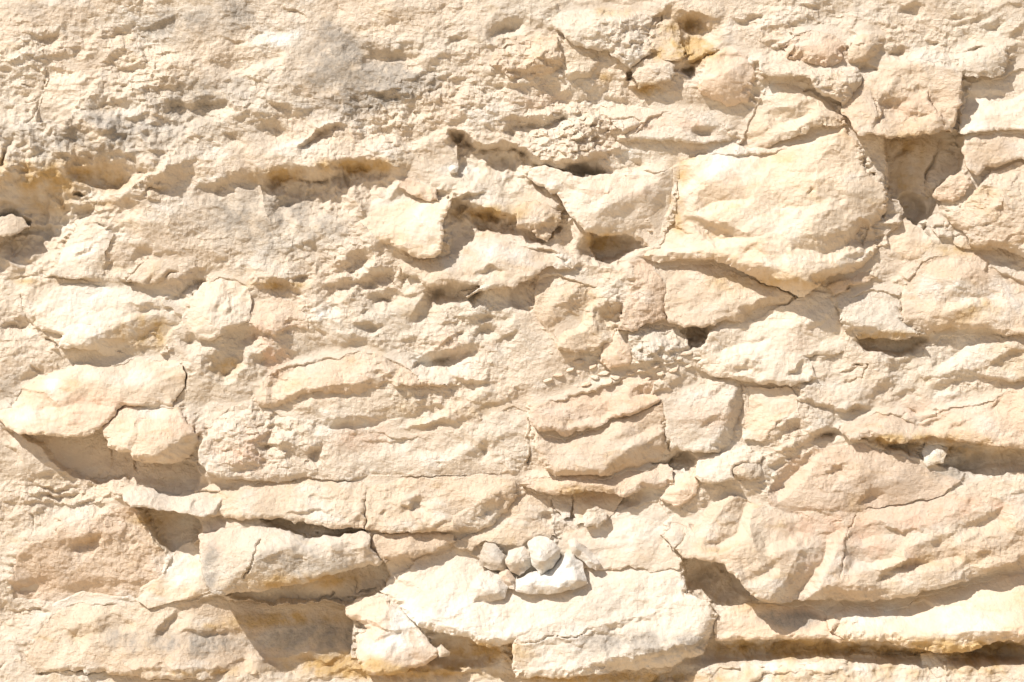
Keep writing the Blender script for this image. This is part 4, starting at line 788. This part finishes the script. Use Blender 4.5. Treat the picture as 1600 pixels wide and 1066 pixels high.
B('flat_rock', 'bright smooth slope right of the pile, below the row of recessed stones', 'rock slab',
  '862,850,6 880,832,2 910,826,2 945,826,2 985,795,2 1030,780,2 1050,806,4 1036,840,8 1050,862,12 1062,872,12 1062,889,14 1000,888,16 930,890,14 890,890,12', '960,850,12 1010,830,12', r=3, rt=2, sm=.25, mat=M_SMOOTH)
B('block', 'cracked pale rock below the pointed gap, directly above the grey speckled stone', 'rock block',
  '705,846,6 745,834,0 775,814,-2 808,770,-4 826,765,-4 860,776,-4 864,812,2 868,838,8 836,840,12 818,854,14 790,852,14 757,848,12 735,862,14 712,858,12', '820,810,12 770,840,12', r=4, rt=2, sm=.7, edges=[E('840,812 852,806 868,808',3,12,12,8,10)])
B('block', 'smooth plain face right of the squarish block with the shaded side', 'rock block',
  '1169,604,6 1234,606,4 1248,624,6 1238,646,12 1212,660,16 1192,690,14 1162,688,10 1166,640,6', '1200,640,14', r=4, rt=2, sm=.4, mat=M_SMOOTH)
B('block', 'mottled grey and yellow mass above the broad finely cracked pinkish slab', 'rock block',
  '1196,772,8 1215,735,2 1240,714,0 1290,700,0 1345,692,0 1378,704,2 1420,716,2 1450,732,4 1500,752,6 1470,772,4 1400,790,4 1340,800,4 1240,801,4 1205,796,4', '1260,750,14 1340,740,12 1400,750,12', r=4, rt=3, sm=.8, mat=M_FACE, stain_grey=.12,
  edges=[E('1278,742 1300,728 1328,716',4,22,14,14,12),E('1332,790 1348,770 1352,755',2,24,14,9,14)])
B('block', 'pinkish ledge mass at the right edge between the wide domed block and the rugged slab', 'rock block',
  '1432,575,6 1446,545,4 1466,526,2 1520,524,2 1600,528,2 1640,528,2 1640,588,16 1575,598,18 1540,588,18 1480,590,16 1446,594,14', '1490,560,16 1560,560,16', r=7, sm=.7, edges=[E('1540,562 1570,550 1610,542',3,22,9,9,14)])
# ---- loose stones piled on the whitish slab
GS = 'loose pale stones piled on the whitish slab'
B('loose_stone', 'heart shaped white stone standing at the top of the little pile', 'stone',
  '824,849,40 834,838,36 856,838,34 875,856,34 875,870,36 857,889,42 844,896,44 831,880,44', '845,862,58 856,862,54 846,880,56', r=9, rt=8, sm=.25, mat=M_STONE, wob=.5, stainw=.28, group=GS, edges=[E('848,892 850,868 870,852',2,10,5,8,14)])
B('loose_stone', 'flat white stone left of the heart shaped one in the pile', 'stone',
  '789,872,30 795,859,28 820,853,30 827,866,32 830,884,34 812,897,36 797,893,36', '810,876,42', r=8, rt=6, sm=.25, mat=M_STONE, wob=.5, stainw=.3, group=GS)
B('loose_stone', 'widest white stone, lying at the bottom of the pile and casting a shadow', 'stone',
  '805,920,42 807,904,36 831,892,34 856,890,34 876,874,28 884,862,26 898,866,28 910,880,32 917,908,44 905,916,48 884,921,52 856,927,54 823,926,50', '830,908,58 870,900,56 895,895,50 885,880,42', r=12, rt=7, sm=.35, mat=M_STONE, wob=.35, stainw=.3, group=GS)
B('loose_stone', 'long slanting pale stone alone at the right of the pile', 'stone',
  '887,843,26 899,838,24 915,850,26 928,868,28 938,882,30 932,891,32 922,888,34 912,879,36 893,862,34', '902,852,40 918,872,42', r=9, rt=6, sm=.25, mat=M_STONE, wob=.5, stainw=.3, group=GS)
B('loose_stone', 'lowest left pale stone of the pile, above the whitish slab lip', 'stone',
  '731,936,34 735,912,30 748,896,28 766,890,28 784,900,30 794,915,32 788,932,38 766,940,40 740,942,40', '764,915,46', r=10, rt=7, sm=.35, mat=M_STONE, wob=.3, stainw=.3, group=GS)
B('loose_stone', 'little tan oval stone squeezed between the lowest left and the widest stones', 'stone',
  '779,896,30 784,889,30 794,889,30 806,903,32 804,919,36 796,918,36', '794,904,42', r=7, rt=6, sm=.2, mat=M_STONE, wob=.15, stainw=.1, group=GS)
B('loose_stone', 'grey speckled stone leaning at the upper left of the pile', 'stone',
  '748,884,22 750,862,20 758,848,18 774,850,20 788,866,22 796,882,26 790,892,28 766,890,28', '770,870,34', r=7, rt=5, sm=.5, mat=M_STONE, wob=.3, stainw=.2, stain_grey=.5, group=GS)
B('loose_stone', 'small cream pebble caught under the sharp lower lip of the whitish slab', 'stone',
  '682,1012,22 690,1006,20 704,1018,22 702,1024,26 688,1026,28', '694,1017,32', r=5, rt=4, sm=.2, mat=M_STONE, wob=.2, stainw=.3, base=4)
B('loose_stone', 'pale pebble stuck in the ledge under the pitted hollow, top centre', 'stone',
  '700,262,10 706,256,8 716,260,10 714,270,14 703,272,14', '708,264,20', r=5, rt=4, sm=.2, mat=M_STONE, wob=.3, stainw=.3)
B('rock_fragment', 'small block stuck at the right end of the great ochre undercut, upper left', 'rock',
  '224,300,2 230,291,0 244,292,0 252,303,4 250,312,10 228,310,10', '238,301,14', r=4, sm=.8)


def build_block(b, step=2.0):
    poly = b['poly']; X0 = min(p[0] for p in poly)-8; X1 = max(p[0] for p in poly)+8
    Y0 = min(p[1] for p in poly)-8; Y1 = max(p[1] for p in poly)+8
    X0, X1, Y0, Y1 = X0-4, X1+4, Y0-4, Y1+4
    if (X1-X0) < 70: step = 1.3
    xs = np.arange(X0, X1+step, step); ys = np.arange(Y0, Y1+step, step)
    X, Y = np.meshgrid(xs, ys)
    def SD(x, y):
        wx, wy = warp(x, y); k = b['wob']
        wx = x+(wx-x)*k; wy = y+(wy-y)*k
        return poly_sd(wx, wy, poly)
    d = SD(X, Y); e = 0.7
    gx = (SD(X+e, Y)-SD(X-e, Y))/(2*e); gy = (SD(X, Y+e)-SD(X, Y-e))/(2*e)
    g2 = np.clip(gx*gx+gy*gy, 0.25, 4)
    out = d < 0
    XX = np.where(out, X-d*gx/g2, X); YY = np.where(out, Y-d*gy/g2, Y)
    dd = np.maximum(d, 0)
    gl = np.sqrt(g2)
    oy = -gy/gl; ox = -gx/gl
    allp = [p for p in poly if len(p) > 2]+[(p[0], p[1], p[2]-(5 if b['mat'] is M_STONE else 0)) for p in b['pts']]
    h = rbf([p[0] for p in allp], [p[1] for p in allp], [p[2] for p in allp], XX, YY)+b['base']
    flush = np.clip((h-b['base']+1)/10, 0.12, 1) if b['mat'] is not M_STONE else 1.0
    h = h+macro(XX, YY)+detail(XX, YY, b['sm'], 0 if b['mat'] is not M_STONE else 3)
    if b['mat'] is M_STONE: h = h+6.5*tri(XX, YY, 19, 9+hash_name(b['label']) % 90, 1.2, .3)
    wx, wy = warp(XX, YY)
    apply_lines(xs, ys, wx, wy, h, b['edges'])
    if b['mat'] is not M_STONE: apply_facets(xs, ys, wx, wy, h, b['label'])
    apply_cracks(xs, ys, wx, wy, h, b['cracks'])
    rt_ = min(b['rt'], 3) if b['mat'] is not M_STONE else b['rt']
    reff = rt_+(b['r']*(0.75 if b['mat'] is not M_STONE else 1)-rt_)*sstep(0.15+0.85*(0.9*oy+0.3*ox))
    reff = reff*(1+0.3*fbm(XX, YY, 30, 2, 333))
    t = np.clip(1-dd/np.maximum(reff, .5), 0, 1)
    if b['mat'] is M_STONE:
        h = h-0.85*b['r']*np.clip(1-dd/(b['r']*1.15), 0, 1)
    else:
        h = h-flush*reff*(0.3*(1-np.sqrt(np.maximum(1-t*t*0.98, 0)))+0.62*t)
    ny, nx = X.shape
    idx = np.arange(nx*ny).reshape(ny, nx)
    ins = ~out
    keep = ins[:-1, :-1] | ins[1:, :-1] | ins[:-1, 1:] | ins[1:, 1:]
    q = np.stack([idx[:-1, :-1], idx[1:, :-1], idx[1:, 1:], idx[:-1, 1:]], -1)[keep]
    used = np.unique(q); remap = -np.ones(nx*ny, int); remap[used] = np.arange(len(used))
    q = remap[q]
    V = np.stack([XX.ravel()[used], YY.ravel()[used], h.ravel()[used]], 1)
    G = np.stack([(gx/gl).ravel()[used], (gy/gl).ravel()[used]], 1)
    # rim
    ed = np.concatenate([q[:, [0, 1]], q[:, [1, 2]], q[:, [2, 3]], q[:, [3, 0]]])
    key = np.sort(ed, 1); kk = key[:, 0].astype(np.int64)*10**7+key[:, 1]
    u, inv, cnt = np.unique(kk, return_inverse=True, return_counts=True)
    rim = ed[cnt[inv] == 1]
    rv = np.unique(rim); rm = -np.ones(len(V), int); rm[rv] = np.arange(len(rv))
    n0 = len(V); nr = len(rv)
    hmin = max(h.ravel()[used].min()-28, -75) if b['mat'] is not M_STONE else h.ravel()[used].min()-10
    rings = [V[rv]]
    for k, f in enumerate((0.33, 1.0)):
        Q = V[rv].copy(); Q[:, 2] = Q[:, 2]*(1-f)+min(hmin, -10 if b['mat'] is not M_STONE else 99)*f
        Q[:, :2] += G[rv]*(2.0+3.0*k)
        rings.append(Q)
    V2 = np.concatenate([V]+rings)
    Fs = [q]
    for k in range(2):
        a = n0+k*nr; c = n0+(k+1)*nr
        Fs.append(np.stack([a+rm[rim[:, 1]], a+rm[rim[:, 0]], c+rm[rim[:, 0]], c+rm[rim[:, 1]]], 1))
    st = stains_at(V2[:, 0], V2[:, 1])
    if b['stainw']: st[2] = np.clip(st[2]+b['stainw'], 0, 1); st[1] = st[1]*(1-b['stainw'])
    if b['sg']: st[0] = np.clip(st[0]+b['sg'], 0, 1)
    cx = np.mean([p[0] for p in poly]); cy = np.mean([p[1] for p in poly])
    o = make_mesh(b['name'], V2, np.concatenate(Fs), st, b['mat'], (cx*S, 0, (H0-cy)*S))
    o['label'] = b['label']; o['category'] = b['cat']
    if b['group']: o['group'] = b['group']
    return o
def hash_name(s):
    return sum((i+1)*ord(c) for i, c in enumerate(s))

# ------------------------------------------------------------------ the rock face itself
def axis(a0, a1, step, lo, hi):
    mid = list(np.arange(a0, a1+step, step)); L = []; s = step; v = a0
    while v > lo: s *= 1.06; v -= s; L.append(v)
    R = []; s = step; v = mid[-1]
    while v < hi: s *= 1.06; v += s; R.append(v)
    return np.array(L[::-1]+mid+R)
xs = axis(-50, 1650, 1.9, -1500, 3100); ys = axis(-50, 1116, 1.9, -1000, 1380)
X, Y = np.meshgrid(xs, ys)
WX, WY = warp(X, Y)
Hh = macro(X, Y)+detail(X, Y)
Hh = Hh + 14*fbm(X, Y, 420, 2, 888)*sstep((np.maximum(np.abs(X-800)-800, np.abs(Y-533)-533))/200)
apply_lines(xs, ys, WX, WY, Hh, EDGES)
apply_facets(xs, ys, WX, WY, Hh, None)
apply_cracks(xs, ys, WX, WY, Hh, CRACKS)
for cx, cy, rx, ry, dp in PITS:
    if dp <= 0 or rx < 1: continue
    q = np.sqrt(((WX-cx)/rx)**2+((WY-cy)/ry)**2)
    Hh -= dp*sstep((1.25-q)/0.6)
RECESS = [('1386,206 1506,200 1504,262 1480,300 1458,340 1454,380 1436,400 1418,345 1404,318 1387,310', 48), ('392,806 480,812 576,820 574,834 520,838 484,840 430,828', 34),
          ('1052,522 1070,510 1092,505 1112,500 1116,518 1100,543 1072,550 1056,540', 34), ('1078,512 1106,504 1108,520 1092,538 1078,534', 22), ('336,925 470,905 600,872 612,898 596,930 545,945 400,945', 34), ('206,785 290,795 314,810 312,842 268,872 240,838', 44),
          ('30,672 160,672 200,712 300,722 312,742 300,800 240,790 190,748 150,758 100,735', 22), ('920,362 990,366 1015,385 960,405 935,410', 26), ('1336,525 1440,520 1452,532 1400,560 1350,550', 18),
          ('1105,1000 1160,1000 1330,1000 1470,1018 1620,992 1620,1040 1480,1022 1420,1030 1290,1024 1120,1034 1060,1066 1010,1068 1090,1022', 12), ('1344,686 1620,702 1620,735 1560,748 1500,740 1440,716 1400,702', 20),
          ('1062,868 1130,878 1190,936 1180,946 1120,950 1074,925', 26), ('1010,722 1076,706 1090,716 1076,744 1050,738', 22), ('700,306 760,326 880,356 850,380 760,360 716,400 700,390', 18)]
for pl, dp in RECESS:
    pl = P(pl); x0 = min(p[0] for p in pl)-15; x1 = max(p[0] for p in pl)+15; y0 = min(p[1] for p in pl)-15; y1 = max(p[1] for p in pl)+15
    i0, i1 = np.searchsorted(xs, [x0, x1]); j0, j1 = np.searchsorted(ys, [y0, y1]); sl = (slice(j0, j1), slice(i0, i1))
    Hh[sl] -= dp*np.clip(poly_sd(WX[sl], WY[sl], pl)/5+.2, 0, 1)
# bottom shelf that catches the light again
shelf = sstep((Y-1028-6*fbm(X, Y, 60, 2, 71))/14)*sstep((X-1060)/60)
Hh += 34*shelf*(1-sstep((Y-1100)/80))
for b in BLOCKS:
    poly = b['poly']
    if b['mat'] is M_STONE: continue
    x0 = min(p[0] for p in poly)-32; x1 = max(p[0] for p in poly)+32; y0 = min(p[1] for p in poly)-32; y1 = max(p[1] for p in poly)+32
    i0, i1 = np.searchsorted(xs, [x0, x1]); j0, j1 = np.searchsorted(ys, [y0, y1]); sl = (slice(j0, j1), slice(i0, i1))
    k = b['wob']
    d = poly_sd(X[sl]+(WX[sl]-X[sl])*k, Y[sl]+(WY[sl]-Y[sl])*k, poly)
    allp = [p for p in poly if len(p) > 2]+[p for p in b['pts']]
    top0 = rbf([p[0] for p in allp], [p[1] for p in allp], [p[2] for p in allp], X[sl], Y[sl])+b['base']+macro(X[sl], Y[sl]); top = top0-16
    gy_, gx_ = np.gradient(d, ys[j0:j1], xs[i0:i1])
    upness = np.clip(1.2*gy_/np.maximum(np.hypot(gx_, gy_), .2)+0.15, 0, 1)
    w_ = sstep(1+d/24)*upness
    if b['name'] != 'loose_stone': Hh[sl] += np.clip(top0-2-Hh[sl], -9, 12)*w_
    t = sstep((d-2)/6)
    Hh[sl] = Hh[sl]*(1-t)+np.minimum(Hh[sl], top)*t
ny, nx = X.shape
idx = np.arange(nx*ny).reshape(ny, nx)
F = np.stack([idx[:-1, :-1], idx[1:, :-1], idx[1:, 1:], idx[:-1, 1:]], -1).reshape(-1, 4)
V = np.stack([X.ravel(), Y.ravel(), Hh.ravel()], 1)
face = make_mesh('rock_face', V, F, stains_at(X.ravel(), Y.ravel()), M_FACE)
face['kind'] = 'structure'

for b in BLOCKS: build_block(b)

# ------------------------------------------------------------------ loose chips on the ledge
def height_at(x, y):
    i = min(max(int(np.searchsorted(xs, x)), 0), nx-1); j = min(max(int(np.searchsorted(ys, y)), 0), ny-1); return Hh[j, i]
rnd = random.Random(5)
def chip(cx, cy, w, hgt, label, group, rise=3, ang=None):
    n = 9; a0 = rnd.uniform(0, 6.28); ang = rnd.uniform(-.4, .2) if ang is None else ang
    ring = []
    rr = [rnd.uniform(.72, 1.1) for _ in range(n)]
    V = []; 
    for lv, (k, z) in enumerate(((1.0, -6), (1.05, rise*.25), (.86, rise*.8), (.45, rise))):
        for i in range(n):
            t = a0+i*2*math.pi/n; u = math.cos(t)*w/2*rr[i]*k; v = math.sin(t)*hgt/2*rr[i]*k
            V.append((cx+u*math.cos(ang)-v*math.sin(ang), cy+u*math.sin(ang)+v*math.cos(ang), z+rnd.uniform(-.12, .12)*rise+(v/hgt*rise*.8 if lv > 0 else 0)))
    V.append((cx, cy, rise*1.02)); V.append((cx, cy, -6))
    base = max(height_at(cx, cy), height_at(cx, cy+hgt*.3))
    V = np.array(V); V[:, 2] += base
    F = []
    for l in range(3):
        for i in range(n): j = (i+1) % n; F.append((l*n+i, (l+1)*n+i, (l+1)*n+j, l*n+j)[::-1])
    me_f = F
    tri = [(3*n+i, 3*n+(i+1) % n, 4*n) for i in range(n)]
    tri = [(a, b, c, c) for a, b, c in tri]
    # close the top with quads made of pairs so every face stays planar enough
    m = bpy.data.meshes.new('rock_chip')
    ox, oy, oz = cx*S, -base*S, (H0-cy)*S
    pts = [(p[0]*S-ox, -p[2]*S-oy, (H0-p[1])*S-oz) for p in V]
    m.from_pydata(pts, [], [tuple(f) for f in me_f]+[(a, b, c) for a, b, c, _ in tri])
    m.update()
    at = m.color_attributes.new('stain', 'FLOAT_COLOR', 'POINT')
    st = stains_at(V[:, 0], V[:, 1]); at.data.foreach_set('color', np.stack(st, 1).astype(np.float32).ravel())
    m.materials.append(M_SMOOTH)
    o = bpy.data.objects.new('rock_chip', m); C.objects.link(o); o.location = (ox, oy, oz)
    o['label'] = label; o['category'] = 'stone'; o['group'] = group
    return o
LC = 'small flat tan limestone chip among others on the crumbly ledge below the dark hole'
GC = 'limestone chips scattered on the crumbly ledge'
for (x, y, w, h) in [(905,566,16,7),(926,573,14,6),(944,583,18,7),(962,590,14,6),(985,583,15,6),(1004,578,18,7),(1024,572,15,6),(1043,566,20,7),(1060,560,14,6),(1073,552,18,6),
                     (1032,584,14,6),(1012,592,12,5),(972,598,12,5),(950,598,15,6),(930,590,14,6),(890,578,14,6),(872,586,16,6),(1052,578,16,6),(1075,572,13,5),(1040,551,13,6),(1022,558,13,6),(1090,560,15,5),(856,594,15,6),(916,600,16,6),(998,566,12,5)]:
    chip(x, y, w*1.1, h*1.15, LC, GC, 4)
chip(957,888,12,6,'tiny lone pale pebble on the smooth slab right of the pile of stones','lone pebbles',3)
# ground in front of the face (out of the frame, it throws warm light back up)
gm = bpy.data.materials.new('pale_sandy_ground'); gm.use_nodes = True
gb = gm.node_tree.nodes['Principled BSDF']; gb.inputs['Roughness'].default_value = 1.0
tn = gm.node_tree.nodes.new('ShaderNodeTexNoise'); tn.inputs['Scale'].default_value = 3.0; tn.inputs['Detail'].default_value = 8
cr = gm.node_tree.nodes.new('ShaderNodeValToRGB'); cr.color_ramp.elements[0].color = (0.52, 0.40, 0.26, 1); cr.color_ramp.elements[1].color = (0.64, 0.51, 0.35, 1)
gm.node_tree.links.new(tn.outputs['Fac'], cr.inputs[0]); gm.node_tree.links.new(cr.outputs[0], gb.inputs['Base Color'])
g = bpy.data.meshes.new('ground'); g.from_pydata([(-150, -200, -.6), (150, -200, -.6), (150, 0.5, -.6), (-150, 0.5, -.6)], [], [(0, 1, 2, 3)]); g.materials.append(gm)
go = bpy.data.objects.new('ground', g); C.objects.link(go); go['kind'] = 'structure'
